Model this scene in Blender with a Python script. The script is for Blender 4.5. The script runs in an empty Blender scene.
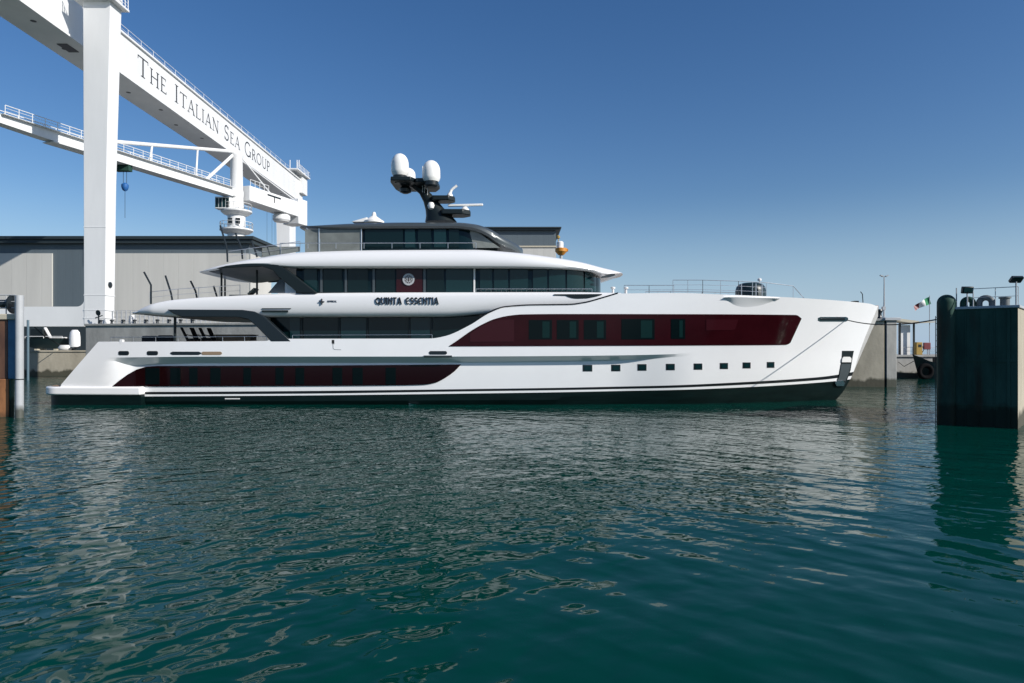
import bpy, math, random
import numpy as np
from mathutils import Vector
random.seed(7)
R = math.radians
S = bpy.context.scene
COL = S.collection

# ------------------------------------------------------------------ camera
F, HZ, CX, CH = 1024*24/36, 348.0, 512.0, 3.8     # pixels per tangent, horizon row, centre column, eye height over water
cam = bpy.data.cameras.new('camera')
cam.lens = 24; cam.sensor_width = 36; cam.sensor_fit = 'HORIZONTAL'
cam.shift_y = (HZ - 341.5) / 1024
cam.clip_start = 0.1; cam.clip_end = 30000
camo = bpy.data.objects.new('camera', cam); COL.objects.link(camo)
camo.location = (0, 0, CH); camo.rotation_euler = (R(90), 0, 0)
S.camera = camo

# ------------------------------------------------------------------ world and sun
SUN_AZ, SUN_EL = 120.0, 30.0      # clockwise from +Y
w = bpy.data.worlds.new('World'); S.world = w; w.use_nodes = True
nt = w.node_tree; nt.nodes.clear()
sky = nt.nodes.new('ShaderNodeTexSky'); sky.sky_type = 'NISHITA'; sky.sun_disc = False
sky.sun_elevation = R(SUN_EL); sky.sun_rotation = R(SUN_AZ)
sky.altitude = 0; sky.air_density = 1.0; sky.dust_density = 0.5; sky.ozone_density = 2.0
bg = nt.nodes.new('ShaderNodeBackground'); bg.inputs[1].default_value = 0.083
wo = nt.nodes.new('ShaderNodeOutputWorld')
hsv = nt.nodes.new('ShaderNodeHueSaturation'); hsv.inputs['Saturation'].default_value = 1.3; hsv.inputs['Hue'].default_value = 0.508
nt.links.new(sky.outputs[0], hsv.inputs['Color']); 
geo = nt.nodes.new('ShaderNodeTexCoord'); sepz = nt.nodes.new('ShaderNodeSeparateXYZ'); nt.links.new(geo.outputs['Generated'], sepz.inputs[0])
hz = nt.nodes.new('ShaderNodeMapRange'); hz.interpolation_type = 'SMOOTHSTEP'; hz.inputs['From Min'].default_value = -0.02; hz.inputs['From Max'].default_value = 0.22
hz.inputs['To Min'].default_value = 0.85; hz.inputs['To Max'].default_value = 0.0; nt.links.new(sepz.outputs['Z'], hz.inputs['Value'])
mixh = nt.nodes.new('ShaderNodeMix'); mixh.data_type = 'RGBA'; mixh.inputs['B'].default_value = (3.7, 5.2, 7.2, 1)    # pale sea haze low in the sky
nt.links.new(hz.outputs[0], mixh.inputs['Factor']); nt.links.new(hsv.outputs[0], mixh.inputs['A']); nt.links.new(mixh.outputs['Result'], bg.inputs[0])
nt.links.new(bg.outputs[0], wo.inputs[0])
sl = bpy.data.lights.new('sun', 'SUN'); sl.energy = 4.2; sl.angle = R(0.5); sl.color = (1.0, 0.95, 0.88)
so = bpy.data.objects.new('sun', sl); COL.objects.link(so)
to_sun = Vector((math.sin(R(SUN_AZ))*math.cos(R(SUN_EL)), math.cos(R(SUN_AZ))*math.cos(R(SUN_EL)), math.sin(R(SUN_EL))))
so.rotation_euler = (-to_sun).to_track_quat('-Z', 'Y').to_euler()
so.location = (60, -60, 80)
S.view_settings.view_transform = 'Standard'; S.view_settings.look = 'None'
S.view_settings.gamma = 1; S.view_settings.use_curve_mapping = False
S.view_settings.exposure = 0.32
S.cycles.max_bounces = 8; S.cycles.caustics_reflective = True

# ------------------------------------------------------------------ helpers
def WX(px, D): return (px - CX) / F * D
def WZ(py, D): return CH + (HZ - py) / F * D
def W(px, py, D): return Vector((WX(px, D), D, WZ(py, D)))

def cm(pts, n=12):
    """smooth interpolation of a polyline given as (x, y), x increasing -> arrays"""
    p = np.array(pts, float); x, y = p[:, 0], p[:, 1]
    d = np.diff(y) / np.diff(x)
    m = np.zeros(len(x)); m[0], m[-1] = d[0], d[-1]
    for i in range(1, len(x)-1):
        if d[i-1]*d[i] > 0:
            m[i] = 2*d[i-1]*d[i]/(d[i-1]+d[i])
    def f(q):
        q = np.clip(q, x[0], x[-1])
        i = np.clip(np.searchsorted(x, q) - 1, 0, len(x)-2)
        h = x[i+1]-x[i]; t = (q-x[i])/h
        return ((2*t**3-3*t**2+1)*y[i] + (t**3-2*t**2+t)*h*m[i] + (-2*t**3+3*t**2)*y[i+1] + (t**3-t**2)*h*m[i+1])
    return f
def lin(pts):
    p = np.array(pts, float)
    return lambda q: np.interp(q, p[:, 0], p[:, 1])
def sstep(a, b, x):
    t = min(max((x-a)/(b-a), 0), 1); return t*t*(3-2*t)

class MB:
    def __init__(s): s.v = []; s.f = []; s.m = []
    def add(s, vs, fs, mi=0):
        b = len(s.v); s.v += [tuple(map(float, v)) for v in vs]
        for f in fs: s.f.append(tuple(b+i for i in f)); s.m.append(mi)
        return s
    def box(s, x0, x1, y0, y1, z0, z1, mi=0):
        return s.add([(x0,y0,z0),(x1,y0,z0),(x1,y1,z0),(x0,y1,z0),(x0,y0,z1),(x1,y0,z1),(x1,y1,z1),(x0,y1,z1)],
                     [(0,3,2,1),(4,5,6,7),(0,1,5,4),(1,2,6,5),(2,3,7,6),(3,0,4,7)], mi)
    def bar(s, a, b, wd, ht, up=(0,0,1), mi=0):
        a, b = Vector(a), Vector(b); d = (b-a).normalized(); up = Vector(up)
        sd = d.cross(up)
        if sd.length < 1e-4: sd = d.cross(Vector((1,0,0)))
        sd.normalize(); u = sd.cross(d).normalized()
        vs = []
        for p in (a, b):
            for i, j in ((-1,-1),(1,-1),(1,1),(-1,1)): vs.append(p + sd*(i*wd/2) + u*(j*ht/2))
        return s.add(vs, [(3,2,1,0),(4,5,6,7),(0,1,5,4),(1,2,6,5),(2,3,7,6),(3,0,4,7)], mi)
    def tube(s, pts, r, n=8, mi=0, cap=True):
        pts = [Vector(p) for p in pts]; rs = r if isinstance(r, (list, tuple)) else [r]*len(pts)
        rings = []; sd = None
        for i, p in enumerate(pts):
            d = (pts[min(i+1, len(pts)-1)] - pts[max(i-1, 0)]).normalized()
            if sd is None:
                sd = d.cross(Vector((0,0,1)))
                if sd.length < 1e-3: sd = Vector((1,0,0))
            else:
                sd = sd - d*sd.dot(d)
            sd.normalize(); u = d.cross(sd)
            rings.append([p + (sd*math.cos(2*math.pi*k/n) + u*math.sin(2*math.pi*k/n))*rs[i] for k in range(n)])
        return s.skin(rings, True, cap, mi)
    def skin(s, rings, closed=True, cap=True, mi=0, rowmi=None):
        n = len(rings[0]); vs = [v for r in rings for v in r]; b = len(s.v)
        s.v += [tuple(map(float, v)) for v in vs]
        for i in range(len(rings)-1):
            for k in range(n if closed else n-1):
                k2 = (k+1) % n
                s.f.append((b+i*n+k, b+i*n+k2, b+(i+1)*n+k2, b+(i+1)*n+k)); s.m.append(rowmi[k] if rowmi else mi)
        if cap:
            s.f.append(tuple(b+k for k in reversed(range(n)))); s.m.append(mi)
            s.f.append(tuple(b+(len(rings)-1)*n+k for k in range(n))); s.m.append(mi)
        return s
    def lathe(s, c, prof, n=24, mi=0, axis=None):
        c = Vector(c); rings = []
        if axis is None: ex, ey, ez = Vector((1,0,0)), Vector((0,1,0)), Vector((0,0,1))
        else:
            ez = Vector(axis).normalized(); ex = ez.orthogonal().normalized(); ey = ez.cross(ex)
        for r, z in prof:
            rings.append([c + ez*z + (ex*math.cos(2*math.pi*k/n) + ey*math.sin(2*math.pi*k/n))*max(r, 1e-3) for k in range(n)])
        return s.skin(rings, True, True, mi)
    def prism(s, poly, a, b, axis='y', mi=0):
        """polygon (2D) extruded between a and b along axis; poly axes: y->(x,z), z->(x,y), x->(y,z)"""
        def P(p, t):
            return {'y': (p[0], t, p[1]), 'z': (p[0], p[1], t), 'x': (t, p[0], p[1])}[axis]
        n = len(poly)
        vs = [P(p, a) for p in poly] + [P(p, b) for p in poly]
        fs = [tuple(range(n)), tuple(reversed(range(n, 2*n)))] + [(i, i+n, (i+1) % n+n, (i+1) % n) for i in range(n)]
        return s.add(vs, fs, mi)
    def build(s, name, mats, parent=None, smooth=35, bevel=0):
        me = bpy.data.meshes.new(name); me.from_pydata(s.v, [], s.f)
        mats = mats if isinstance(mats, (list, tuple)) else [mats]
        for m in mats: me.materials.append(m)
        if len(mats) > 1:
            me.polygons.foreach_set('material_index', s.m)
        me.validate()
        import bmesh
        bm = bmesh.new(); bm.from_mesh(me); bmesh.ops.recalc_face_normals(bm, faces=bm.faces); bm.to_mesh(me); bm.free()
        if smooth:
            me.polygons.foreach_set('use_smooth', [True]*len(me.polygons))
            me.set_sharp_from_angle(angle=R(smooth))
        me.update()
        o = bpy.data.objects.new(name, me); COL.objects.link(o)
        if parent is not None:
            o.parent = parent; o.location = -wloc(parent)
        if bevel:
            bv = o.modifiers.new('bevel', 'BEVEL'); bv.width = bevel; bv.segments = 2; bv.limit_method = 'ANGLE'
        return o
def wloc(o):
    l = Vector(o.location)
    while o.parent: o = o.parent; l += Vector(o.location)
    return l
def tag(o, label, cat, group=None, kind=None):
    o['label'] = label; o['category'] = cat
    if group: o['group'] = group
    if kind: o['kind'] = kind
    return o
def thing(name, loc, label, cat, group=None):
    o = bpy.data.objects.new(name, None); COL.objects.link(o); o.location = loc; o.empty_display_size = 0.3
    return tag(o, label, cat, group)
def struct(o): o['kind'] = 'structure'; return o
def copy_tree(o, parent=None):
    c = o.copy(); COL.objects.link(c)
    if parent is not None: c.parent = parent
    for ch in list(o.children): copy_tree(ch, c)
    return c
def rail(mb, pts, h, r=0.03, step=1.5, mids=(0.5,)):
    """guard rail along a polyline: top rail, mid rails and posts"""
    pts = [Vector(p) for p in pts]; up = Vector((0,0,1))
    mb.tube([p+up*h for p in pts], r, 6)
    for q in mids: mb.tube([p+up*h*q for p in pts], r*0.6, 5)
    for a, b in zip(pts[:-1], pts[1:]):
        n = max(1, round((b-a).length/step))
        for i in range(n+1):
            p = a.lerp(b, i/n); mb.tube([p, p+up*h], r*0.9, 6)

# ------------------------------------------------------------------ materials
def mat(name, col, rough=0.5, metal=0.0, spec=0.5, coat=0.0, var=0.0, vscale=1.0, stretch=(1,1,1), col2=None, bump=0.0, bscale=8.0, mottle=None):
    m = bpy.data.materials.new(name); m.use_nodes = True; n = m.node_tree.nodes; l = m.node_tree.links
    p = n['Principled BSDF']
    p.inputs['Base Color'].default_value = (*col, 1); p.inputs['Roughness'].default_value = rough
    p.inputs['Metallic'].default_value = metal; p.inputs['Specular IOR Level'].default_value = spec
    p.inputs['Coat Weight'].default_value = coat; p.inputs['Coat Roughness'].default_value = 0.05
    tc = n.new('ShaderNodeTexCoord'); mp = n.new('ShaderNodeMapping'); mp.inputs['Scale'].default_value = stretch
    l.new(tc.outputs['Object'], mp.inputs[0])
    if var or col2:
        tx = n.new('ShaderNodeTexNoise'); tx.inputs['Scale'].default_value = vscale; tx.inputs['Detail'].default_value = 6; tx.inputs['Roughness'].default_value = 0.65
        l.new(mp.outputs[0], tx.inputs[0])
        cr = n.new('ShaderNodeValToRGB'); l.new(tx.outputs[0], cr.inputs[0])
        c2 = col2 or tuple(max(0, c*(1-var)) for c in col)
        cr.color_ramp.elements[0].color = (*c2, 1); cr.color_ramp.elements[1].color = (*col, 1)
        cr.color_ramp.elements[0].position = 0.35; cr.color_ramp.elements[1].position = 0.62
        l.new(cr.outputs[0], p.inputs['Base Color'])
    if bump:
        tb = n.new('ShaderNodeTexNoise'); tb.inputs['Scale'].default_value = bscale; tb.inputs['Detail'].default_value = 4
        l.new(tc.outputs['Object'], tb.inputs[0])
        bp = n.new('ShaderNodeBump'); bp.inputs['Strength'].default_value = 1.0; bp.inputs['Distance'].default_value = bump
        l.new(tb.outputs[0], bp.inputs['Height']); l.new(bp.outputs[0], p.inputs['Normal'])
    return m
def ribbed(name, col, pitch, rough=0.5, depth=0.03, var=0.12, axis='X'):
    """corrugated / panelled cladding: regular vertical seams as bump plus faint streaks"""
    m = mat(name, col, rough, var=var, vscale=0.25, stretch=(1.0, 1.0, 0.08))
    n = m.node_tree.nodes; l = m.node_tree.links; p = n['Principled BSDF']
    tc = n.new('ShaderNodeTexCoord'); sp = n.new('ShaderNodeSeparateXYZ'); l.new(tc.outputs['Object'], sp.inputs[0])
    a = n.new('ShaderNodeMath'); a.operation = 'DIVIDE'; a.inputs[1].default_value = pitch; l.new(sp.outputs[axis], a.inputs[0])
    b = n.new('ShaderNodeMath'); b.operation = 'FRACT'; l.new(a.outputs[0], b.inputs[0])
    c = n.new('ShaderNodeMath'); c.operation = 'GREATER_THAN'; c.inputs[1].default_value = 0.08; l.new(b.outputs[0], c.inputs[0])
    bp = n.new('ShaderNodeBump'); bp.inputs['Distance'].default_value = depth; l.new(c.outputs[0], bp.inputs['Height']); l.new(bp.outputs[0], p.inputs['Normal'])
    return m
M = {}
M['gel'] = mat('white gelcoat', (0.88, 0.885, 0.89), 0.20, coat=0.6, var=0.03, vscale=0.35, bump=0.004, bscale=0.7)
M['gel2'] = mat('white superstructure paint', (0.77, 0.775, 0.78), 0.28, coat=0.4)
M['boot'] = mat('dark green black antifouling', (0.003, 0.011, 0.011), 0.4, spec=0.2, var=0.4, vscale=1.5, stretch=(0.3,1,2))
M['stripe'] = mat('black stripe paint', (0.006, 0.008, 0.010), 0.3)
M['teak'] = mat('teak deck', (0.30, 0.19, 0.10), 0.6, var=0.25, vscale=6, stretch=(0.2,4,1))
M['glass'] = mat('dark tinted glass', (0.003, 0.012, 0.014), 0.04, spec=0.28)
M['glass2'] = mat('lighter tinted glass', (0.006, 0.026, 0.030), 0.05, spec=0.32)
M['maroon'] = mat('maroon glass panel', (0.026, 0.0032, 0.0055), 0.08, spec=0.15, var=0.25, vscale=0.5)
M['maroon2'] = mat('deep maroon pane', (0.036, 0.0055, 0.009), 0.12, spec=0.2)
M['lowpane'] = mat('dark lower pane', (0.002, 0.006, 0.007), 0.05, spec=0.12)
M['curtain'] = mat('curtain behind glass', (0.005, 0.022, 0.022), 0.08, spec=0.12)
M['lowglass'] = mat('dark maroon glass', (0.010, 0.002, 0.003), 0.08, spec=0.2)
M['wine'] = mat('wine red panel', (0.030, 0.0045, 0.007), 0.2, spec=0.3)
M['charcoal'] = mat('charcoal metallic paint', (0.010, 0.016, 0.018), 0.38, spec=0.3)
M['dark'] = mat('dark grey paint', (0.010, 0.016, 0.020), 0.35)
M['hardtop'] = mat('gunmetal hardtop paint', (0.070, 0.085, 0.092), 0.35, metal=0.2, coat=0.2)
M['chrome'] = mat('polished steel', (0.7, 0.72, 0.74), 0.15, metal=1.0)
M['railsteel'] = mat('stainless rail', (0.62, 0.64, 0.66), 0.3, metal=0.85)
M['cushion'] = mat('black cushion fabric', (0.012, 0.014, 0.016), 0.85)
M['tan'] = mat('tan leather', (0.28, 0.20, 0.13), 0.6)
M['dome'] = mat('white radome', (0.82, 0.82, 0.80), 0.4)
M['letters'] = mat('black letters', (0.012, 0.014, 0.016), 0.35)
M['crane'] = mat('white crane paint', (0.76, 0.77, 0.77), 0.42, var=0.07, vscale=0.4, stretch=(1,1,0.2))
M['cranegrey'] = mat('crane letter grey', (0.035, 0.038, 0.042), 0.5)
M['concrete'] = mat('grey concrete', (0.36, 0.36, 0.34), 0.85, var=0.3, vscale=0.6, stretch=(1,1,0.35), bump=0.02, bscale=3)
M['tanconc'] = mat('tan concrete', (0.44, 0.40, 0.315), 0.85, var=0.28, vscale=0.5, stretch=(1,1,0.4), bump=0.02, bscale=3)
M['ground'] = mat('quay paving', (0.27, 0.26, 0.24), 0.9, var=0.2, vscale=0.3)
M['clad'] = ribbed('pale cladding', (0.55, 0.545, 0.51), 2.4, 0.55)
M['clad2'] = ribbed('blue grey cladding', (0.105, 0.135, 0.155), 1.2, 0.5)
M['roof'] = mat('dark roof edge', (0.022, 0.032, 0.036), 0.5)
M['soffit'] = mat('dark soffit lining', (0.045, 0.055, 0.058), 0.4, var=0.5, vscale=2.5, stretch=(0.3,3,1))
M['steelgreen'] = mat('dark green steel', (0.030, 0.078, 0.060), 0.6, spec=0.15, var=0.6, vscale=0.8, stretch=(1,1,0.3), bump=0.01, bscale=2)
M['rust'] = mat('rusty steel', (0.34, 0.15, 0.06), 0.8, col2=(0.19, 0.08, 0.035), vscale=1.6, stretch=(1,1,0.4), bump=0.01, bscale=6)
M['brown'] = mat('brown painted steel', (0.15, 0.075, 0.045), 0.65, col2=(0.09, 0.045, 0.03), vscale=1.4, stretch=(1,1,0.4))
M['blue'] = mat('blue painted steel', (0.05, 0.17, 0.30), 0.5, var=0.3, vscale=1.2)
M['ventgrey'] = mat('weathered grey vent', (0.15, 0.17, 0.175), 0.6, var=0.4, vscale=4)
M['polegrey'] = mat('blue grey pole paint', (0.10, 0.16, 0.20), 0.5)
M['greypost'] = mat('grey post paint', (0.42, 0.44, 0.46), 0.5, var=0.12, vscale=1)
M['yellow'] = mat('yellow paint', (0.34, 0.22, 0.045), 0.5)
M['orange'] = mat('orange paint', (0.55, 0.22, 0.02), 0.5)
M['red'] = mat('red paint', (0.16, 0.025, 0.03), 0.5)
M['green'] = mat('flag green', (0.02, 0.22, 0.09), 0.8)
M['white'] = mat('white paint', (0.75, 0.75, 0.74), 0.5)
M['rubber'] = mat('black rubber', (0.006, 0.006, 0.007), 0.9, spec=0.1)
M['rope'] = mat('dark rope', (0.018, 0.020, 0.024), 0.9)
M['hookblue'] = mat('blue hook block', (0.02, 0.12, 0.36), 0.5)
M['blackhull'] = mat('dark green hull paint', (0.010, 0.024, 0.026), 0.4)
M['beige'] = mat('beige paint', (0.50, 0.46, 0.36), 0.6)

def weather(m, z0, weed, rust=None):
    """weed and wet band up to about z0 over the water, with an uneven edge; optional rust runs"""
    n = m.node_tree.nodes; l = m.node_tree.links; p = n['Principled BSDF']
    src = p.inputs['Base Color'].links[0].from_socket
    tc = n.new('ShaderNodeTexCoord'); sp = n.new('ShaderNodeSeparateXYZ'); l.new(tc.outputs['Object'], sp.inputs[0])
    def nz(scale, st, det):
        mp = n.new('ShaderNodeMapping'); mp.inputs['Scale'].default_value = st; l.new(tc.outputs['Object'], mp.inputs[0])
        t = n.new('ShaderNodeTexNoise'); t.inputs['Scale'].default_value = scale; t.inputs['Detail'].default_value = det; l.new(mp.outputs[0], t.inputs[0]); return t.outputs[0]
    def mix(fac, a, col):
        k = n.new('ShaderNodeMix'); k.data_type = 'RGBA'; l.new(fac, k.inputs['Factor']); l.new(a, k.inputs['A']); k.inputs['B'].default_value = (*col, 1); return k.outputs['Result']
    def mr(v, a, b, c, d):
        k = n.new('ShaderNodeMapRange'); l.new(v, k.inputs['Value'])
        for nm, q in zip(('From Min','From Max','To Min','To Max'), (a, b, c, d)): k.inputs[nm].default_value = q
        return k.outputs[0]
    if rust: src = mix(mr(nz(1.1, (1, 1, 0.12), 5), 0.56, 0.70, 0.0, 0.75), src, rust)
    k = n.new('ShaderNodeMath'); k.operation = 'MULTIPLY_ADD'; k.inputs[1].default_value = -1.1; l.new(nz(1.3, (1, 1, 0.5), 5), k.inputs[0]); l.new(sp.outputs[2], k.inputs[2])
    src = mix(mr(k.outputs[0], z0-0.75, z0-0.45, 0.9, 0.0), src, weed)
    l.new(src, p.inputs['Base Color'])
weather(M['concrete'], 0.8, (0.030, 0.036, 0.022)); weather(M['tanconc'], 0.8, (0.034, 0.034, 0.020))
weather(M['steelgreen'], 1.0, (0.010, 0.016, 0.011), (0.045, 0.026, 0.016)); weather(M['rust'], 0.25, (0.03, 0.03, 0.018)); weather(M['greypost'], 0.55, (0.05, 0.055, 0.04))

def water_mat():
    m = bpy.data.materials.new('harbour water'); m.use_nodes = True; n = m.node_tree.nodes; l = m.node_tree.links
    p = n['Principled BSDF']
    p.inputs['Base Color'].default_value = (0.0, 0.037, 0.0285, 1); p.inputs['Roughness'].default_value = 0.03
    p.inputs['IOR'].default_value = 1.185; p.inputs['Specular Tint'].default_value = (0.12, 0.8, 0.45, 1)
    tc = n.new('ShaderNodeTexCoord')
    def noise(scale, rot, st, detail, dist=0.0):
        mp = n.new('ShaderNodeMapping'); mp.vector_type = 'TEXTURE'; mp.inputs['Rotation'].default_value = (0, 0, R(rot)); mp.inputs['Scale'].default_value = st
        l.new(tc.outputs['Object'], mp.inputs[0])
        t = n.new('ShaderNodeTexNoise'); t.inputs['Scale'].default_value = scale; t.inputs['Detail'].default_value = detail
        t.inputs['Distortion'].default_value = dist; t.inputs['Roughness'].default_value = 0.5
        l.new(mp.outputs[0], t.inputs[0]); return t.outputs[0]
    def math_(op, a, b):
        k = n.new('ShaderNodeMath'); k.operation = op
        for i, v in enumerate((a, b)):
            if isinstance(v, (int, float)): k.inputs[i].default_value = v
            else: l.new(v, k.inputs[i])
        return k.outputs[0]
    def mrange(v, a, b_, c, d):
        k = n.new('ShaderNodeMapRange'); k.interpolation_type = 'SMOOTHSTEP'
        for nm, q in zip(('From Min','From Max','To Min','To Max'), (a, b_, c, d)): k.inputs[nm].default_value = q
        l.new(v, k.inputs['Value']); return k.outputs[0]
    sx = n.new('ShaderNodeSeparateXYZ'); l.new(tc.outputs['Object'], sx.inputs[0])
    wr = mrange(sx.outputs[0], -7.0, 7.0, 0.25, 1.0)            # one wave train rules on the right, the other on the left
    wl = mrange(sx.outputs[0], -7.0, 7.0, 1.0, 0.25)
    trainR = math_('MULTIPLY', math_('MULTIPLY', noise(2.0, -42, (2.6, 1.0, 1), 0.3, 0.25), 0.036), wr)
    trainL = math_('MULTIPLY', math_('MULTIPLY', noise(1.7, 42, (1.7, 1.0, 1), 0.5, 0.4), 0.062), wl)
    swell = math_('MULTIPLY', noise(0.42, -25, (1.6, 1.0, 1), 0.0), 0.075)
    cross = math_('MULTIPLY', math_('MULTIPLY', noise(1.5, 78, (1.5, 1.0, 1), 0.3, 0.3), 0.055), math_('ADD', math_('MULTIPLY', wl, 0.8), 0.2))
    patch = mrange(noise(0.085, 30, (1.8, 1.0, 1), 1.0), 0.40, 0.62, 0.1, 1.0)   # wind patches
    far = mrange(sx.outputs[1], 9.0, 24.0, 0.18, 1.0)            # the near water lies in the lee of the quay and is calmer
    fine = math_('MULTIPLY', math_('MULTIPLY', noise(4.6, 15, (1.3, 1.0, 1), 0.8, 0.3), 0.024), math_('MULTIPLY', far, math_('ADD', math_('MULTIPLY', patch, 0.6), 0.4)))
    wn = mrange(sx.outputs[0], -4.5, 1.0, 1.0, 0.0)
    net = math_('MULTIPLY', math_('MULTIPLY', noise(3.0, 30, (1.35, 1.0, 1), 0.0, 0.5), 0.030), wn)
    fine = math_('ADD', fine, net)
    h = math_('ADD', math_('ADD', swell, cross), math_('ADD', math_('ADD', trainR, trainL), fine))
    b = n.new('ShaderNodeBump'); b.inputs['Strength'].default_value = 1.0; b.inputs['Distance'].default_value = 1.0
    l.new(h, b.inputs['Height']); l.new(b.outputs[0], p.inputs['Normal'])
    return m
M['water'] = water_mat()

# ------------------------------------------------------------------ water, quays
wm = MB(); L = 9000
wm.add([(-L,-L,0),(L,-L,0),(L,L,0),(-L,L,0)], [(0,1,2,3)])
struct(wm.build('water', M['water'], smooth=0))

LQ = 93.0      # face of the low quay
QZ = 3.26
g = MB(); g.box(-420, 41, LQ+0.6, 420, -2, QZ-0.01)
struct(g.build('quay_ground', M['ground'], smooth=0))
g = MB(); g.box(-420, -49, LQ, LQ+0.6, -2, QZ); g.box(-420, -49, LQ-0.12, LQ+0.62, QZ, QZ+0.22)
struct(g.build('low_quay', M['tanconc'], bevel=0.03))
# high quay running behind the yacht: near edge from (QL) to (QR)
QT = 6.42
QL = Vector((-50.6, 81.0, 0)); QR = Vector((WX(884.5, 66.5), 66.5, 0))
qd = (QR-QL).normalized(); qn = Vector((qd.y, -qd.x, 0))
def quay_pt(t, back=0.0, z=0.0):
    p = QL.lerp(QR, t) - qn*back; return Vector((p.x, p.y, z))
qm = QL.lerp(QR, 0.8)
g = MB(); g.prism([(QL.x, QL.y), (qm.x-0.03, qm.y), (qm.x-0.03, 92.5), (QL.x, 92.5)], -2, QT, 'z')
struct(g.build('high_quay', M['concrete'], smooth=0, bevel=0.05))
g = MB(); g.prism([(qm.x, qm.y), (QR.x, QR.y), (QR.x+0.5, 92.5), (qm.x, 92.5)], -2, QT, 'z')
struct(g.build('quay_end', M['tanconc'], smooth=0, bevel=0.05))
g = MB(); n_ = qn*0.15
poly = [(QL.x-0.1, QL.y-0.15), (QR.x, QR.y-0.15), (QR.x, QR.y+1.0), (QL.x-0.1, QL.y+1.0)]
g.prism(poly, QT, QT+0.25, 'z')
struct(g.build('quay_kerb', M['concrete'], smooth=0, bevel=0.04))
# far quay on the right
g = MB(); g.box(41.2, 140, 87, 130, -2, WZ(357, 87)); g.box(41.2, 140, 86.8, 88, WZ(357, 87), WZ(357, 87)+0.25)
struct(g.build('far_quay', M['concrete'], smooth=0, bevel=0.04))

# ================================================================== the yacht
CY = 50.0
yacht = thing('motor_yacht', (0, CY, 0), 'long white superyacht with maroon window panels lying across the harbour', 'yacht')
stem = cm([(-2, 21.5), (0.14, 23.9), (1.8, 24.9), (3.65, 25.5), (5.1, 26.06), (6.87, 26.8), (7.4, 27.0)])
def hb(X, z):
    t = min(max(z/6.9, 0), 1.4); te = t**1.3
    xs = float(stem(z)); x0 = 0 + 8*te; p = 2.1 + 0.5*te
    B = 4.90 + 0.10*sstep(0, 2.6, z)
    if z < 0: B *= 1 - 0.18*min(-z/1.2, 1)
    h = B
    if X > x0: h = B*(1 - min((X-x0)/(xs-x0), 1)**p)
    if X < -12: h *= 1 - 0.085*((-12-X)/19)**2
    return max(h, 0.03)
def proj(px, py, hf, off=0.0):
    D = 46.0
    for _ in range(80):
        X, Z = WX(px, D), WZ(py, D)
        D = 0.5*D + 0.5*(CY - hf(X, Z) - off)
    return WX(px, D), D, WZ(py, D)
def rowcurve(pts):
    q = [proj(a, b, hb) for a, b in pts]
    return cm([(a[0], a[2]) for a in q])
zDark = rowcurve([(56,398),(140,397),(300,396),(450,394.3),(640,391),(740,387.5),(820,382.5),(845,380),(857,378.5)])
zWhite = rowcurve([(56,395),(140,395),(300,394.3),(450,392.2),(640,389),(740,385),(820,380),(845,377),(858,375)])
zStripe = rowcurve([(56,392.4),(140,392.4),(300,391.5),(450,389.8),(640,386.5),(740,382.3),(820,377),(845,373.5),(859,371)])
zKlow = rowcurve([(80,361),(108,360),(130,366),(160,364.5),(200,363.6),(450,363),(560,362),(640,360),(690,355.5),(760,353.5),(861,348)])
zKtop = rowcurve([(84,357.5),(108,357.5),(200,356.6),(450,356.5),(560,356),(640,355),(690,353.6),(760,351.6),(863,345)])
topP = [(98,342),(160,341.8),(266,341),(273,339),(430,338.6),(445,336.2),(470,325),(490,312.8),(505,307.6),(530,305.6),(570,305),(585,303),(600,299),(620,293.6),(680,293),(720,294.4),(800,298),(850,301.6),(870,303.8),(876.5,306)]
zTop = rowcurve(topP)
XK0, XK1, XK2, XK3 = proj(106,358,hb)[0], proj(134,358,hb)[0], proj(610,358,hb)[0], proj(695,355,hb)[0]
def koff(X): return 0.55*sstep(XK0, XK1, X)*(1-sstep(XK2, XK3, X))
def hs(X, z):                       # the hull's real side, step under the belt included
    o = koff(X); a, b = float(zKlow(X)), float(zKtop(X))
    if z >= b or o == 0: return hb(X, z)
    if z <= a: return hb(X, z) - o
    return hb(X, z) - o*(b-z)/(b-a)
# transom line: X as a function of z
tr = [proj(98,342,hb), proj(60,386,hb), proj(56,400,hb)]
aft = lin([(-3, tr[2][0]+0.8), (tr[2][2], tr[2][0]), (tr[1][2], tr[1][0]), (tr[0][2], tr[0][0]), (9, tr[0][0]+1.5)])
def stem_of(zf):
    z = 3.0
    for _ in range(60): z = 0.5*z + 0.5*float(zf(float(stem(z))))
    return float(stem(z)), z
def aft_of(zf):
    z = 3.0
    for _ in range(60): z = 0.5*z + 0.5*float(zf(float(aft(z))))
    return float(aft(z)), z
mixz = lambda a, b, t: (lambda X: (1-t)*a(X) + t*b(X))
const = lambda c: (lambda X: c)
rows = [const(-1.4), const(-0.5), mixz(const(0.0), zDark, 0.4), zDark, zWhite, zStripe, mixz(zStripe, zKlow, 0.25), mixz(zStripe, zKlow, 0.6), mixz(zStripe, zKlow, 0.85), mixz(zStripe, zKlow, 0.965), zKlow, zKtop, mixz(zKtop, zTop, 0.015),
        mixz(zKtop, zTop, 0.25), mixz(zKtop, zTop, 0.5), mixz(zKtop, zTop, 0.75), mixz(zKtop, zTop, 0.9), zTop]
rm = [1,1,1,0,2,0,0,0,0,0,0,0,0,0,0,0,0]
NR, NU = len(rows), 260
ends = [(aft_of(r)[0], stem_of(r)[0]) for r in rows]
hull = MB(); rings = []
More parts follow.
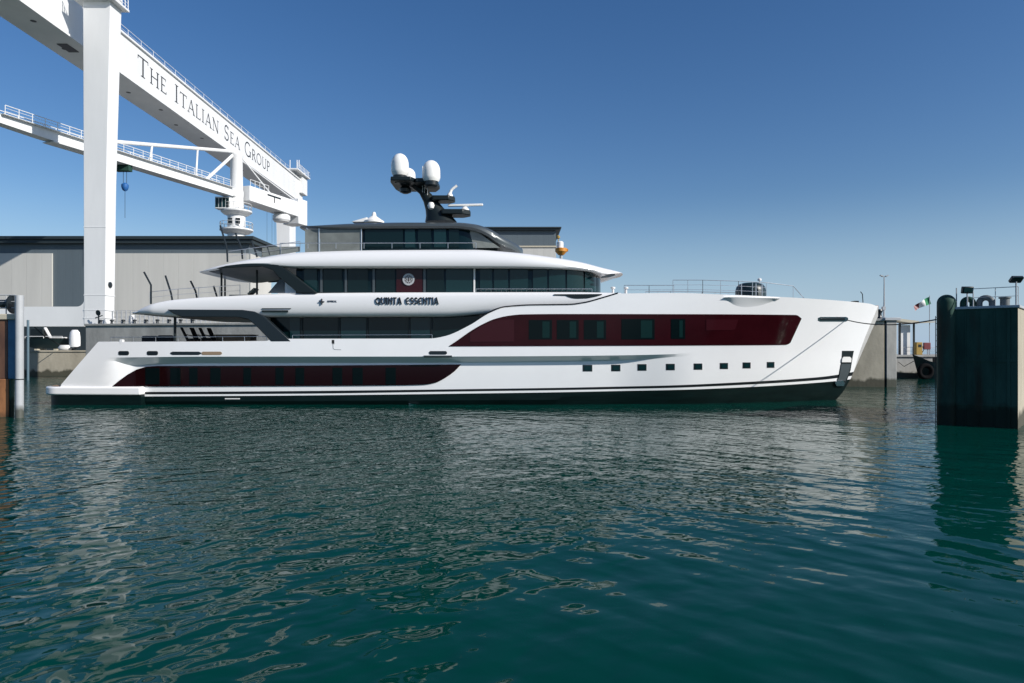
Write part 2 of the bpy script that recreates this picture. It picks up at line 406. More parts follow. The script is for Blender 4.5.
for i in range(NU+1):
    u = i/NU; u = u + 0.12*math.sin(2*math.pi*u)/(2*math.pi)*-1 if False else u
    near = []
    for k, zf in enumerate(rows):
        X = ends[k][0]*(1-u) + ends[k][1]*u; z = float(zf(X))
        h = hb(X, z) - (koff(X) if k <= 10 else 0)
        if k == 0: h *= 0.55
        near.append((X, max(h, 0.03), z))
    X, h, z = near[-1]
    near.append((X, max(h-0.16, 0.02), z+0.02))
    near.append((X, max(h-0.75, 0.015), z-0.75))
    rings.append([(X, CY-h, z) for X, h, z in near] + [(X, CY+h, z) for X, h, z in reversed(near)])
n = len(near)
half = rm + [0, 0]
rowmi = half + [3] + list(reversed(half)) + [1]
hull.skin(rings, True, True, 0, rowmi)
hull.build('hull', [M['gel'], M['boot'], M['stripe'], M['teak']], yacht, smooth=20)

def band(name, top, bot, m, parent, hf=hs, off=0.015, nx=None, nz=4, depth=0.06, smooth=40, offtop=None):
    """panel lying on a curved side: top and bottom outlines (measured on the photograph) laid on the surface hf"""
    x0, x1 = max(top[0][0], bot[0][0]), min(top[-1][0], bot[-1][0])
    nx = nx or max(3, int((x1-x0)/3))
    tf, bf = lin(top), lin(bot); mb = MB(); fr = []; bk = []
    for i in range(nx+1):
        x = x0 + (x1-x0)*i/nx; a, b = float(tf(x)), float(bf(x))
        if b-a < 0.06: b = a+0.06
        for j in range(nz+1):
            t = j/nz; o = off if offtop is None else offtop*(1-t)**1.3 + off
            X, y, Z = proj(x, a+(b-a)*t, hf, 0)
            fr.append((X, y-o, Z)); bk.append((X, y+depth, Z))
    N = (nx+1)*(nz+1); fs = []
    ix = lambda i, j: i*(nz+1)+j
    for i in range(nx):
        for j in range(nz): fs.append((ix(i,j), ix(i+1,j), ix(i+1,j+1), ix(i,j+1)))
    bd = [ix(i,0) for i in range(nx+1)] + [ix(nx,j) for j in range(1,nz+1)] + [ix(i,nz) for i in range(nx-1,-1,-1)] + [ix(0,j) for j in range(nz-1,0,-1)]
    for a, b in zip(bd, bd[1:]+bd[:1]): fs.append((a, b, b+N, a+N))
    mb.add(fr+bk, fs)
    return mb.build(name, m, parent, smooth=smooth)
def curvpts(pts, n=40, logx=False):
    f = cm(pts); xs = np.linspace(pts[0][0], pts[-1][0], n); return [(float(x), float(f(x))) for x in xs]

# maroon panel of the owner's deck and its panes
topc = [(449,346),(458,340),(470,331.5),(482,324.5),(495,318.8),(508,315.8),(522,314.4),(560,314),(700,314.2),(798,315),(800.6,316),(801.5,318.5)]
botc = [(449,346.4),(560,346),(700,345.4),(786,345),(790,343.5),(801.5,318.6)]
mp = band('side_window', curvpts(topc, 80), botc, M['maroon'], yacht, nx=190, off=0.03)
for (x0, x1, y0, y1) in ((529,552,320,339.3),(557,578.6,320,339.3),(584,606,320,339.3),(621.5,654.5,319,339.3),(671,685,319,338.8)):
    band('window_pane', [(x0,y0),(x1,y0)], [(x0,y1),(x1,y1)], M['lowpane'], mp, off=0.05, nz=2)
    c0 = x0 + (x1-x0)*0.58
    band('curtain', [(c0,y0+1.5),(x1-2.5,y0+1.5)], [(c0,y1-1.5),(x1-2.5,y1-1.5)], M['curtain'], mp, off=0.06, nz=2)
band('window_pane', [(470,334),(480,327),(492,321.5),(500,320),(514,319.6)], [(470,341.8),(514,341.6)], M['maroon2'], mp, off=0.05, nz=2)
band('window_pane', [(705,319.6),(738,319.6)], [(706,330.4),(734.5,330.2),(738,319.8)], M['maroon2'], mp, off=0.05, nz=2)
# lower window strip
topc = [(113,386),(119,381),(128,374.5),(137,369.5),(146,366.8),(156,366),(300,365.6),(461,364.4)]
botc = [(113,386.5),(300,386),(400,385.2),(424,384.6),(436,382.5),(446,377.5),(455,371),(461,364.6)]
lw = band('lower_window', topc, curvpts(botc, 60), M['lowglass'], yacht, nx=160, off=0.06)
for (x0, x1) in ((146,160),(171,181),(190,198),(211,221),(244,251.5),(276,284),(296,304.5),(333,342.5),(353,363),(386,396)):
    band('window_pane', [(x0,367.6),(x1,367.6)], [(x0,384.4),(x1,384.4)], M['lowpane'], lw, off=0.08, nz=2)
for (x, y, wd, ht) in ((587.5,368.2,9.6,6.6),(615.8,368,9.2,6.6),(642,367.4,9,6.6),(670.4,367,8.8,6.4),(698,366.6,8.6,6.3),(723.9,366,8.2,6.1),(746.6,365.4,8,6),(770.6,364.9,7.6,5.9)):
    fr = band('porthole', [(x-wd/2,y-ht/2),(x+wd/2,y-ht/2)], [(x-wd/2,y+ht/2),(x+wd/2,y+ht/2)], M['dark'], yacht, off=0.012, nz=2, nx=3)
    band('pane', [(x-wd/2+1.6,y-ht/2+1),(x+wd/2-1,y-ht/2+1)], [(x-wd/2+1.6,y+ht/2-1),(x+wd/2-1,y+ht/2-1)], M['glass2'], fr, off=0.03, nz=2, nx=3)
# mooring slots in the bulwark
def slot(x0, x1, y0, y1, m=M['dark'], name='fairlead', rim=True):
    r = 1.0
    o = band(name, [(x0,y0+r),(x0+r,y0),(x1-r,y0),(x1,y0+r)], [(x0,y1-r),(x0+r,y1),(x1-r,y1),(x1,y1-r)], m, yacht, off=0.02, nz=2, nx=14)
    return o
slot(118.5,129,351,355.2); slot(147,158,351,355.2); slot(170.5,201,351.6,354.9)
slot(201.5,222,351.6,354.9, M['tan'], 'bulwark_slot')
slot(429,447,351,354.6)
band('step_plate', [(424,355.4),(452,355.4)], [(424,357.4),(452,357.4)], M['hardtop'], yacht, off=0.10, nz=2)
slot(818,848,316.8,321.6, M['chrome'], 'bow_fairlead')
band('fairlead_opening', [(820.5,318.2),(846,318)], [(820.5,320.5),(844.5,320.6)], M['dark'], yacht, off=0.05, nz=2)
# anchor pocket as a patch painted dark for shade; anchor white where lit; fluke below
def bandv(name, left, right, m, parent, off, ny=12, nx=3, depth=0.06):
    lf, rf = lin([(b, a) for a, b in left]), lin([(b, a) for a, b in right]); y0, y1 = left[0][1], left[-1][1]
    fr = []; bk = []; fs = []
    for i in range(ny+1):
        y = y0+(y1-y0)*i/ny; a, b = float(lf(y)), float(rf(y))
        for j in range(nx+1):
            X, yy, Z = proj(a+(b-a)*j/nx, y, hs); fr.append((X, yy-off, Z)); bk.append((X, yy+depth, Z))
    N = len(fr); ix = lambda i, j: i*(nx+1)+j
    fs = [(ix(i,j), ix(i+1,j), ix(i+1,j+1), ix(i,j+1)) for i in range(ny) for j in range(nx)]
    bd = [ix(i,0) for i in range(ny+1)] + [ix(ny,j) for j in range(1,nx+1)] + [ix(i,nx) for i in range(ny-1,-1,-1)] + [ix(0,j) for j in range(nx-1,0,-1)]
    fs += [(a, b, b+N, a+N) for a, b in zip(bd, bd[1:]+bd[:1])]
    return MB().add(fr+bk, fs).build(name, m, parent, smooth=40)
ap = bandv('anchor_pocket_shade', [(842,350.8),(841.4,360),(838.6,376),(834.6,384)], [(854,350.4),(852.8,356),(850.6,370),(845.6,384)], M['charcoal'], yacht, 0.012)
bandv('anchor', [(843,356.8),(841.6,358.6),(841.4,362.2)], [(849,356.4),(851,358.4),(850.6,361.4)], M['white'], ap, 0.10, 4)
bandv('anchor_shank', [(841,364),(839,376),(837,381)], [(850.4,364),(848.4,373),(845,381)], M['hardtop'], ap, 0.06, 8)
bandv('anchor_fluke', [(836,380.6),(834,383),(836,386)], [(842,380.6),(844,383),(843,386)], M['chrome'], ap, 0.14, 5)
# scoop under the foredeck bulwark: outward flare added to shade it, dying away downward
band('scoop_shade_flare', [(724,297.4),(740,297.3),(779,298.6)], curvpts([(724,298.0),(729,302.5),(736,307.4),(745,309.2),(757,307.8),(768,304.0),(779,299.2)], 30), M['gel'], yacht, off=-0.02, offtop=0.2, nz=6)
# hull seams: thin joint at bow and shell door
def line_on(name, pts, m, r, hf=hs, off=0.0, n=None):
    mb = MB(); P = []
    for (x, y) in pts:
        X, yy, Z = proj(x, y, hf, 0); P.append((X, yy-off, Z))
    mb.tube(P, r, 6); return mb.build(name, m, yacht)
line_on('gunwale_trim', [(x, y-0.3) for x, y in curvpts([(482,316.5),(490,312.2),(497,309),(505,307),(530,305.2),(570,304.6),(585,302.6),(600,298.6),(618,293.2)], 60)], M['stripe'], 0.045, hb, 0.01)
line_on('door_seam', [(333,341),(333,345),(333.2,348.6),(335,349.6),(341,349.8)], M['hardtop'], 0.014)
band('stern_vent', [(225,398.2),(240,398.2)], [(225,399.2),(240,399.2)], M['white'], yacht, off=0.02, nz=2)
band('hull_drain', [(409,403.5),(420,405)], [(409,404.5),(420,406.6)], M['chrome'], yacht, off=0.12, nz=2)

# swim platform
def plan(x0, x1, h, r0=1.2, n=10):
    p = []
    for k in range(n+1):
        a = math.pi + math.pi/2*k/n; p.append((x0+r0+r0*math.cos(a), CY-h+r0+r0*math.sin(a)))
    p += [(x1, CY-h), (x1, CY+h)]
    for k in range(n+1):
        a = math.pi/2 + math.pi/2*k/n; p.append((x0+r0+r0*math.cos(a), CY+h-r0+r0*math.sin(a)))
    return p
X0 = WX(47.5, 46.3); X1 = WX(140, 45.2)
sp = MB(); sp.prism(plan(X0, X1, 4.78, 1.3), WZ(395.2,45.2), WZ(386.8,45.2), 'z')
spo = sp.build('swim_platform', M['gel'], yacht, bevel=0.10)
sp = MB(); sp.prism(plan(X0+0.28, X1-0.02, 4.66, 1.3), -0.6, WZ(395.2,45.2)-0.003, 'z')
sp.build('platform_base', M['boot'], spo)
sp = MB(); sp.prism(plan(X0+0.25, X1-4.2, 4.4, 1.1), WZ(386.8,45.2)+0.004, WZ(386.8,45.2)+0.03, 'z')
sp.build('teak_pad', M['teak'], spo)

# generic lofted deck slab or house
def loft(name, xs, hf, zb, zt, sec, m, parent, smooth=40, bevel=0):
    mb = MB(); rings = []
    for X in xs:
        b, t = float(zb(X)), float(zt(X)); h = hf(X)
        near = [(max(h-di, 0.02), b+(t-b)*q) for di, q in sec(X, h, b, t)]
        rings.append([(X, CY-a, z) for a, z in near] + [(X, CY+a, z) for a, z in reversed(near)])
    mb.skin(rings, True, True); return mb.build(name, m, parent, smooth=smooth, bevel=bevel)
def zc(pts, hf):
    q = [proj(a, b, lambda X, z: hf(X)) for a, b in pts]; return cm([(p[0], p[2]) for p in q])
def nose(h, xa0, xa1, xf0, xf1, pa=2.2, pf=2.2, amin=0.0):
    def f(X):
        r = h
        if X < xa0: r = h*(amin+(1-amin)*max(1-((xa0-X)/(xa0-xa1))**pa, 0)**(1/pa))
        if X > xf0: r = h*max(1-((X-xf0)/(xf1-xf0))**pf, 0)**(1/pf)
        return max(r, 0.02)
    return f
def spaced(a, b, n, ends=True):
    return [a+(b-a)*(0.5-0.5*math.cos(math.pi*i/n)) if ends else a+(b-a)*i/n for i in range(n+1)]

# upper deck band carrying the name
xa1, xf = WX(136, 47.0), WX(622, 45)
hU = nose(4.96, WX(185,45), xa1, 60, 61, 2.4, 2, 0.62)
hU0 = lambda X: min(hU(X), hb(X, 6.7)-0.07)
zU_t = zc([(136,311.5),(143,307),(155,302.6),(172,299.6),(215,296.3),(300,293),(400,292.2),(570,291.8),(622,292.6)], hU0)
zU_b = zc([(136,313.5),(150,315),(175,316.6),(290,316.6),(440,316.2),(500,312),(622,306)], hU0)
secU = lambda X, h, b, t: [(1.5, 0.0), (0.35, 0.0), (0.14, 0.09), (0.05, 0.22), (0.0, 0.42), (0.0, 0.62), (0.04, 0.82), (0.12, 0.95), (0.25, 1.0)]
ud = loft('upper_deck', spaced(xa1, xf, 150, True), hU0, zU_b, zU_t, secU, M['gel2'], yacht)
# soffit panel under the aft overhang
# bridge deck house
hH = nose(4.15, -90, -91, WX(545,45.85), WX(599.5,50), 2, 2.6)
xh0, xh1 = WX(296, 45.9), WX(599.5, 50)-0.01
house = loft('bridge_house', spaced(xh0, xh1, 80), hH, const(7.2), const(9.35), lambda X,h,b,t: [(0.0,0.0),(0.0,0.2),(0.06,0.7),(0.1,1.0)], M['glass'], yacht)
hHo = lambda X, z: hH(X) - 0.06
def hpanel(name, x0, x1, y0, y1, m, off=0.03):
    return band(name, [(x0,y0),(x1,y0)], [(x0,y1),(x1,y1)], m, house, hf=lambda X, z: hH(X), off=off, nz=2, depth=0.2)
for (x, wd) in ((321.5,2.2),(346,2.2),(373.8,2.2),(424.6,2.4),(474.4,1.6)):
    hpanel('mullion', x-wd/2, x+wd/2, 268.5, 292.5, M['hardtop'] if x < 470 else M['white'], 0.05)
for (x0, x1) in ((304,317),(323.5,342),(348,368),(376,395),(427,444),(446,472.5)):
    hpanel('window_pane', x0, x1, 268.4, 292.4, M['glass2'] if x0 in (304,446) else M['glass'], 0.028)
for (x0, x1) in ((480,492),(494,508),(510,528),(533,547),(549,565),(567,583),(585,596)):
    hpanel('window_pane', x0, x1, 269, 291.5, M['glass2'], 0.028)
wp = hpanel('red_panel', 396.5, 422.5, 266.5, 292.6, M['wine'], 0.06)
# emblem: ring, inner ring and monogram bars
em = MB(); D0 = CY-4.15-0.11; c = W(408.6, 279.4, D0)
def ring(mb, c, r0, r1, y0, n=36):
    vs = []; fs = []
    for k in range(n):
        a = 2*math.pi*k/n
        for r in (r0, r1): vs.append((c.x+r*math.cos(a), y0, c.z+r*math.sin(a)))
    for k in range(n):
        q = (k+1) % n; fs.append((2*k, 2*k+1, 2*q+1, 2*q))
    mb.add(vs, fs)
ring(em, c, 0.27, 0.40, c.y-0.02); ring(em, c, 0.15, 0.20, c.y-0.02)
for dx in (-0.06, 0.06): em.box(c.x+dx-0.02, c.x+dx+0.02, c.y-0.03, c.y, c.z-0.15, c.z+0.15)
for k in range(12):
    a = 2*math.pi*k/12; em.bar((c.x+0.2*math.cos(a), c.y-0.012, c.z+0.2*math.sin(a)), (c.x+0.27*math.cos(a), c.y-0.012, c.z+0.27*math.sin(a)), 0.03, 0.01, (0,1,0))
em.build('emblem', M['greypost'], wp, smooth=0)

# roof of the bridge deck with the long brow
hRf = nose(4.98, WX(262,45), WX(202.5,47.3), WX(500,45), WX(621.5,50), 2.4, 2.5, 0.55)
zR_t = zc([(202.5,270),(212,266),(230,261.4),(252,257.2),(300,250.6),(380,248.4),(470,248),(510,250.5),(545,254.6),(580,260.4),(604,266.6),(621.4,271.8)], hRf)
zR_b = zc([(202.5,271.4),(212,270),(225,267),(250,264.8),(300,267.2),(420,267.2),(520,267.4),(560,268.4),(590,270.6),(606,275),(621.4,273.4)], hRf)
secR = lambda X, h, b, t: [(min(1.8,h*0.5), 0.04), (0.22, 0.0), (0.06, 0.07), (0.0, 0.2), (0.03, 0.45), (0.2, 0.75), (0.5, 0.95), (0.8, 1.0)]
roof = loft('bridge_roof', spaced(WX(202.5,47.3), WX(621.5,50)-0.01, 150), hRf, zR_b, zR_t, secR, M['gel2'], yacht)
# brow slots under the front of the roof
band('brow_vent', [(601,276.5),(612,273.6),(615,274)], [(601,278.2),(610,277.2),(615,275.4)], M['dark'], roof, hf=lambda X, z: hRf(X), off=0.01, nz=2)

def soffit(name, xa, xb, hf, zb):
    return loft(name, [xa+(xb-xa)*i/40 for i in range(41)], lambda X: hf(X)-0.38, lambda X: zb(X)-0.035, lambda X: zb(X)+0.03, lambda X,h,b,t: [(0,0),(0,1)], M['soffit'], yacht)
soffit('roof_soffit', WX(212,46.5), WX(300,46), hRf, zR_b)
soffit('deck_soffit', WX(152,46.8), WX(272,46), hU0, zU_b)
# dark fins that sweep from the overhangs down to the rails
def fin(name, pts, D0, D1, m, mirror=True):
    poly = [(WX(x, D0), WZ(y, D0)) for x, y in pts]
    for a, b in ((D0, D1), (2*CY-D1, 2*CY-D0)):
        MB().prism(poly, a, b, 'y').build(name, m, yacht, smooth=30, bevel=0.04)
fin('aft_fin', [(216,268.4),(226,265.6),(242,263.6),(268,263),(278,264.6),(288,270.5),(317,293),(298,293),(281,279),(272,270),(262,266.6),(240,267.4)], 45.06, 45.55, M['charcoal'])
fin('aft_fin', [(167,309.4),(242,309.8),(254,311.4),(264,316.5),(291,341.5),(271,341.5),(256,326),(248,319.4),(238,317.2),(182,317),(172,313)], 44.99, 45.5, M['dark'])
# small side decks lower house
hM = nose(3.85, -90, -91, 40, 41)
mh = loft('main_saloon', [WX(271,46.15), WX(600,46.15)], hM, const(3.2), const(5.95), lambda X,h,b,t: [(0.0,0.0),(0.05,1.0)], M['glass'], yacht)
for (x0, x1, m_) in ((290,300,M['glass2']),(304,338,M['glass']),(341,366,M['glass2']),(369,408,M['glass']),(411,430,M['glass2'])):
    band('window_pane', [(x0,318),(x1,318)], [(x0,341),(x1,341)], m_, mh, hf=lambda X, z: hM(X), off=0.03, nz=2)
for x in (302,339.5,367.5,409.5,432):
    band('mullion', [(x-0.6,318),(x+0.6,318)], [(x-0.6,341),(x+0.6,341)], M['charcoal'], mh, hf=lambda X, z: hM(X), off=0.05, nz=2)
# aft bulkhead of the saloon: pale doors and wood
ab = MB(); xb = WX(270.6,46.15); ab.box(xb-0.06, xb-0.02, CY-3.7, CY+3.7, 3.5, 5.9); ab.build('aft_bulkhead', M['glass2'], yacht)
for yy in (-2.6, 2.2): MB().box(xb-0.5, xb-0.08, CY+yy, CY+yy+0.7, 3.5, 5.9).build('bulkhead_locker', M['beige'], yacht, bevel=0.03)
# posts under the overhangs
for (x, D, y0, y1) in ((175,46.0,316,343),(175,54.0,319,343)):
    mb = MB(); mb.tube([W(x,y1,D), W(x,y0,D)], 0.09, 10); mb.build('deck_post', M['charcoal'], yacht)
for (x, D, y0, y1) in ((221.5,47,270,297),(257,46.6,270,295),(225,53,273,297)):
    mb = MB(); mb.tube([W(x,y1,D), W(x,y0,D)], 0.07, 10); mb.build('deck_post', M['charcoal'], yacht)
# white screen behind the upper fin
mb = MB(); mb.prism([(WX(285,45.9),WZ(293,45.9)),(WX(303,45.9),WZ(293,45.9)),(WX(285,45.9),WZ(277,45.9))], 45.9, 46.0, 'y'); mb.build('side_screen', M['gel2'], yacht)
mb = MB(); P = [(268,293),(285,293),(285,281),(280,279)]
mb.prism([(WX(x,53.6),WZ(y,53.6)) for x, y in P], 53.6, 53.7, 'y'); mb.build('side_screen', M['gel2'], yacht)

# name lettering ----------------------------------------------------
def arc(cx, cy, rx, ry, a0, a1, n=14):
    return [(cx+rx*math.cos(R(a0+(a1-a0)*i/n)), cy+ry*math.sin(R(a0+(a1-a0)*i/n))) for i in range(n+1)]
def strip(pts, wd):
    P = [Vector((a, b)) for a, b in pts]; ws = wd if isinstance(wd, (list, tuple)) else [wd]*len(P)
    l, r = [], []
    for i, p in enumerate(P):
        a = (P[i]-P[i-1]).normalized() if i else (P[1]-P[0]).normalized()
        b = (P[i+1]-P[i]).normalized() if i < len(P)-1 else a
        t = a+b
        t = t.normalized() if t.length > 1e-4 else a
        nn = Vector((-t.y, t.x)); k = ws[i]/2/max(0.5, nn.dot(Vector((-a.y, a.x))))
        l.append(p+nn*k); r.append(p-nn*k)
    return l, r
def glyph_mesh(mb, strokes, fmap, h0, h1, eps):
    """strokes: (points, width); fmap(u, v, depth) -> world"""
    for i, (pts, wd) in enumerate(strokes):
        l, r = strip(pts, wd); e = i*eps; n = len(l)
        front = [fmap(p.x, p.y, h1+e) for p in l] + [fmap(p.x, p.y, h1+e) for p in r]
        back = [fmap(p.x, p.y, h0) for p in l] + [fmap(p.x, p.y, h0) for p in r]
        fs = []
        for k in range(n-1):
            fs.append((k, k+1, n+k+1, n+k))
            if h1 > h0 + 0.004:
                fs.append((k, k+1, 2*n+k+1, 2*n+k)); fs.append((n+k, n+k+1, 3*n+k+1, 3*n+k))
        if h1 > h0 + 0.004: fs += [(0, n, 3*n, 2*n), (n-1, 2*n-1, 4*n-1, 3*n-1)]
        mb.add(front+back, fs)
t_ = 0.15      # deco capitals: heavy monoline with round E and S
DECO = {
 'Q': (0.95, [(arc(0.45,0.5,0.38,0.41,0,360,28), t_), ([(0.5,0.30),(0.86,-0.06)], t_*0.9)]),
 'U': (0.80, [([(0.08,1),(0.08,0.4)]+arc(0.38,0.38,0.30,0.30,180,360,14)+[(0.68,1)], t_)]),
 'I': (0.28, [([(0.1,0),(0.1,1)], t_)]),
 'N': (0.80, [([(0.08,0),(0.08,1)], t_), ([(0.66,0),(0.66,1)], t_), ([(0.12,0.72),(0.62,0.30)], t_*0.85)]),
 'T': (0.72, [([(0.0,0.92),(0.66,0.92)], t_), ([(0.33,0),(0.33,0.9)], t_)]),
 'A': (0.86, [([(0.04,0),(0.38,0.98)], t_), ([(0.38,0.98),(0.74,0)], t_), ([(0.2,0.26),(0.58,0.26)], t_*0.8)]),
 'E': (0.74, [(arc(0.44,0.5,0.38,0.42,60,300,20), t_), ([(0.1,0.5),(0.6,0.5)], t_*0.8)]),
 'S': (0.66, [(arc(0.32,0.71,0.24,0.21,25,270,14)+arc(0.32,0.29,0.26,0.21,90,-155,14), t_)]),
 ' ': (0.45, []),
}
def write(mb, text, font, cap, total, fmap, h0, h1, eps=0.002, gap=0.12, caps=None):
    w_ = sum((font[c][0]+gap)*(caps.get(i, 1.0) if caps else 1) for i, c in enumerate(text))
    sx = total/w_; u = 0
    wi = 0
    for i, c in enumerate(text):
        k = caps.get(i, 1.0) if caps else 1.0
        wd, st = font[c]
        if c == ' ': wi += 1
        s2 = [([((u+px_*k)*sx, py_*cap*k) for px_, py_ in pts], (wdt*(sx+cap)/2*k if not isinstance(wdt, (list, tuple)) else [q*(sx+cap)/2*k for q in wdt])) for pts, wdt in st]
        glyph_mesh(mb[wi] if isinstance(mb, list) else mb, s2, fmap, h0, h1, eps)
        u += (wd+gap)*k
Dn = 45.02; a0 = W(375.6, 304.3, Dn); capH = WZ(297.2,Dn)-WZ(304.3,Dn); totW = WX(438.5,Dn)-WX(374.5,Dn)
mb = [MB(), MB()]; write(mb, 'QUINTA ESSENTIA', DECO, capH, totW, lambda u, v, d: (a0.x+u, CY-hU0(a0.x+u)-d, a0.z+v), -0.06, 0.07)
for q in mb: q.build('name_letters', M['letters'], ud, smooth=0)
# builder's cross and tiny word
mb = MB(); c0 = W(321.8, 301.6, Dn)
mb.box(c0.x-0.16, c0.x+0.16, c0.y-0.05, c0.y+0.06, c0.z-0.03, c0.z+0.03); mb.box(c0.x-0.03, c0.x+0.03, c0.y-0.055, c0.y+0.06, c0.z-0.19, c0.z+0.19)
TINY = dict(DECO); TINY['D'] = (0.8, [([(0.08,0),(0.08,1)], t_), (arc(0.1,0.5,0.55,0.44,-90,90,14), t_)])
TINY['M'] = (0.95, [([(0.06,0),(0.1,1),(0.42,0.3),(0.74,1),(0.78,0)], t_)]); TINY['L'] = (0.66, [([(0.1,1),(0.1,0.06),(0.56,0.06)], t_)])
TINY['R'] = (0.8, [([(0.08,0),(0.08,1)], t_), (arc(0.3,0.72,0.28,0.22,90,-90,10), t_), ([(0.3,0.48),(0.64,0)], t_)])
mb.build('emblem_mark', M['cranegrey'], ud, smooth=0); mb = MB()
a1 = W(327, 302.3, Dn); write(mb, 'ADMIRAL', TINY, 0.13, WX(337,Dn)-WX(327,Dn), lambda u, v, d: (a1.x+u, CY-hU0(a1.x+u)-d, a1.z+v), -0.05, 0.02)
mb.build('small_lettering', M['cranegrey'], ud, smooth=0)
band('deck_slot', [(262,308.2),(291,308.2)], [(262,309),(291,308.8)], M['dark'], ud, hf=lambda X, z: hU0(X), off=0.03, nz=2)
band('deck_slot', [(262,310.3),(288,310.3)], [(262,312.2),(288,312.2)], M['charcoal'], ud, hf=lambda X, z: hU0(X), off=0.03, nz=2)
band('deck_recess', [(554,294.2),(602,294)], [(554,295.2),(566,295.6),(570,298),(576,298.8),(588,298.4),(596,296.6),(602,294.6)], M['charcoal'], ud, hf=lambda X, z: hU0(X), off=0.02, nz=2)

# sundeck: glass house, hardtop, arch, rails -------------------------
hS = nose(3.3, -90, -91, WX(455,46.7), WX(498,50), 2, 2.3)
DS = CY-3.3
sx0, sx1 = WX(362, DS), WX(498, 50)-0.02
zroof = 10.2
sh = loft('sundeck_house', spaced(sx0, sx1, 50), hS, const(zroof-0.3), const(WZ(227,DS)), lambda X,h,b,t: [(0.0,0.0),(0.05,0.5),(0.15+0.0*X,1.0)], M['glass'], yacht)
for (x0, x1, m_) in ((365,403,M['glass']),(405,415,M['glass2']),(418,431,M['glass']),(434,446,M['glass2']),(449,459,M['glass'])):
    band('window_pane', [(x0,229.5),(x1,229.5)], [(x0,247.5),(x1,247.5)], m_, sh, hf=lambda X, z: hS(X), off=0.02, nz=2)
# pale aft wind screens
M['paleglass'] = mat('glass with painted reflection', (0.20, 0.215, 0.20), 0.08, spec=0.5, var=0.35, vscale=0.8)  # pale base colour stands in for reflections and the bright view through
for (x0, x1) in ((305,318.5),(320,361)):
    for a in (DS, 2*CY-DS-0.04):
        MB().box(WX(x0,DS), WX(x1,DS), a, a+0.04, WZ(254,DS), WZ(229.5,DS)).build('wind_screen', M['paleglass'], yacht, smooth=0)
for x in (319.2, 361.5):
    for a in (DS-0.02, 2*CY-DS): MB().tube([(WX(x,DS),a,WZ(252,DS)), (WX(x,DS),a,WZ(227,DS))], 0.045, 8).build('screen_post', M['railsteel'], yacht)
for sgn in (-1, 1):
    MB().tube([(WX(306,DS), CY+sgn*3.25, WZ(228,DS)), (WX(319,DS), CY+sgn*3.25, WZ(240,DS))], 0.05, 8).build('hardtop_brace', M['railsteel'], yacht)
hT = nose(3.62, WX(330,46.4), WX(296.5,47.2), WX(462,46.4), WX(523,50), 2.2, 2.4, 0.5)
zT_t = zc([(296.5,227),(312,224.8),(350,222.6),(400,221.4),(455,221.4),(475,223.2),(490,228),(505,237),(523,249.5)], hT)
zT_b = zc([(296.5,228.4),(330,228.2),(455,227.8),(472,229.6),(486,235),(500,244),(523,256)], hT)
ht = loft('hardtop', spaced(WX(296.5,47.2), WX(523,50)-0.02, 90), hT, zT_b, zT_t, lambda X,h,b,t: [(min(1.0,h*0.5),0.0),(0.12,0.0),(0.0,0.3),(0.03,0.65),(0.3,0.95),(0.7,1.0)], M['hardtop'], yacht)
# side pane under the arch
P = [(470,229.5),(474,229.5),(500,247.8),(470,247.8)]
for y0, y1 in ((DS+0.25, DS+0.3), (2*CY-DS-0.3, 2*CY-DS-0.25)): MB().prism([(WX(x,DS+0.25),WZ(y,DS+0.25)) for x, y in P], y0, y1, 'y').build('arch_window', M['paleglass'], yacht, smooth=0)
mb = MB(); rail(mb, [W(280,248.6,45.9), W(476,248.2,45.9)], 0.36, 0.025, 1.9, ()); mb.build('sundeck_rail', M['railsteel'], yacht)
mb = MB(); Y_ = 2*CY-45.9
rail(mb, [(WX(280,45.9),Y_,WZ(248.6,45.9)), (WX(476,45.9),Y_,WZ(248.2,45.9))], 0.36, 0.025, 1.9, ()); mb.build('sundeck_rail', M['railsteel'], yacht)
# bridge side rail
mb = MB(); pts = []
for x in np.linspace(476, 592, 24):
    X, y, Z = proj(float(x), 292.2, lambda X, z: hU0(X)-0.35); pts.append((X, y, Z))
rail(mb, pts, 0.22, 0.02, 1.2, ()); mb.build('bridge_rail', M['railsteel'], yacht)
# main deck rail
mb = MB(); pts = [(proj(x, y, hb)[0], proj(x, y, hb)[1]+0.1, proj(x, y, hb)[2]) for x, y in ((110,341.8),(200,341.4),(266,341))]
rail(mb, pts, 0.30, 0.022, 1.6, ()); mb.build('main_deck_rail', M['railsteel'], yacht)
mb = MB(); pts = [(proj(x, y, hb)[0], proj(x, y, hb)[1]+0.1, proj(x, y, hb)[2]) for x, y in ((292,338.8),(432,338.4))]
rail(mb, pts, 0.24, 0.022, 9.0, ()); mb.build('main_deck_rail', M['railsteel'], yacht)
# small white fittings on the bulwark
for x in (121, 333):
    X, y, Z = proj(x, 341, hb); mb = MB(); mb.box(X-0.12, X+0.12, y+0.0, y+0.22, Z-0.25, Z+0.1); mb.build('bulwark_gate', M['gel2'], yacht, bevel=0.03)

# small dome and its wedge on the hardtop
mb = MB(); c = W(374, 222.4, 49); mb.lathe(c, [(0.72,-0.05),(0.72,0.08),(0.5,0.22),(0.3,0.36),(0.17,0.45),(0.14,0.62),(0.08,0.74)], 24)
mb.prism([(WX(353,49),WZ(222.6,49)),(WX(366,49),WZ(222.6,49)),(WX(368,49),WZ(218.2,49))], 48.6, 49.4, 'y')
mb.build('antenna_dome', M['dome'], yacht)

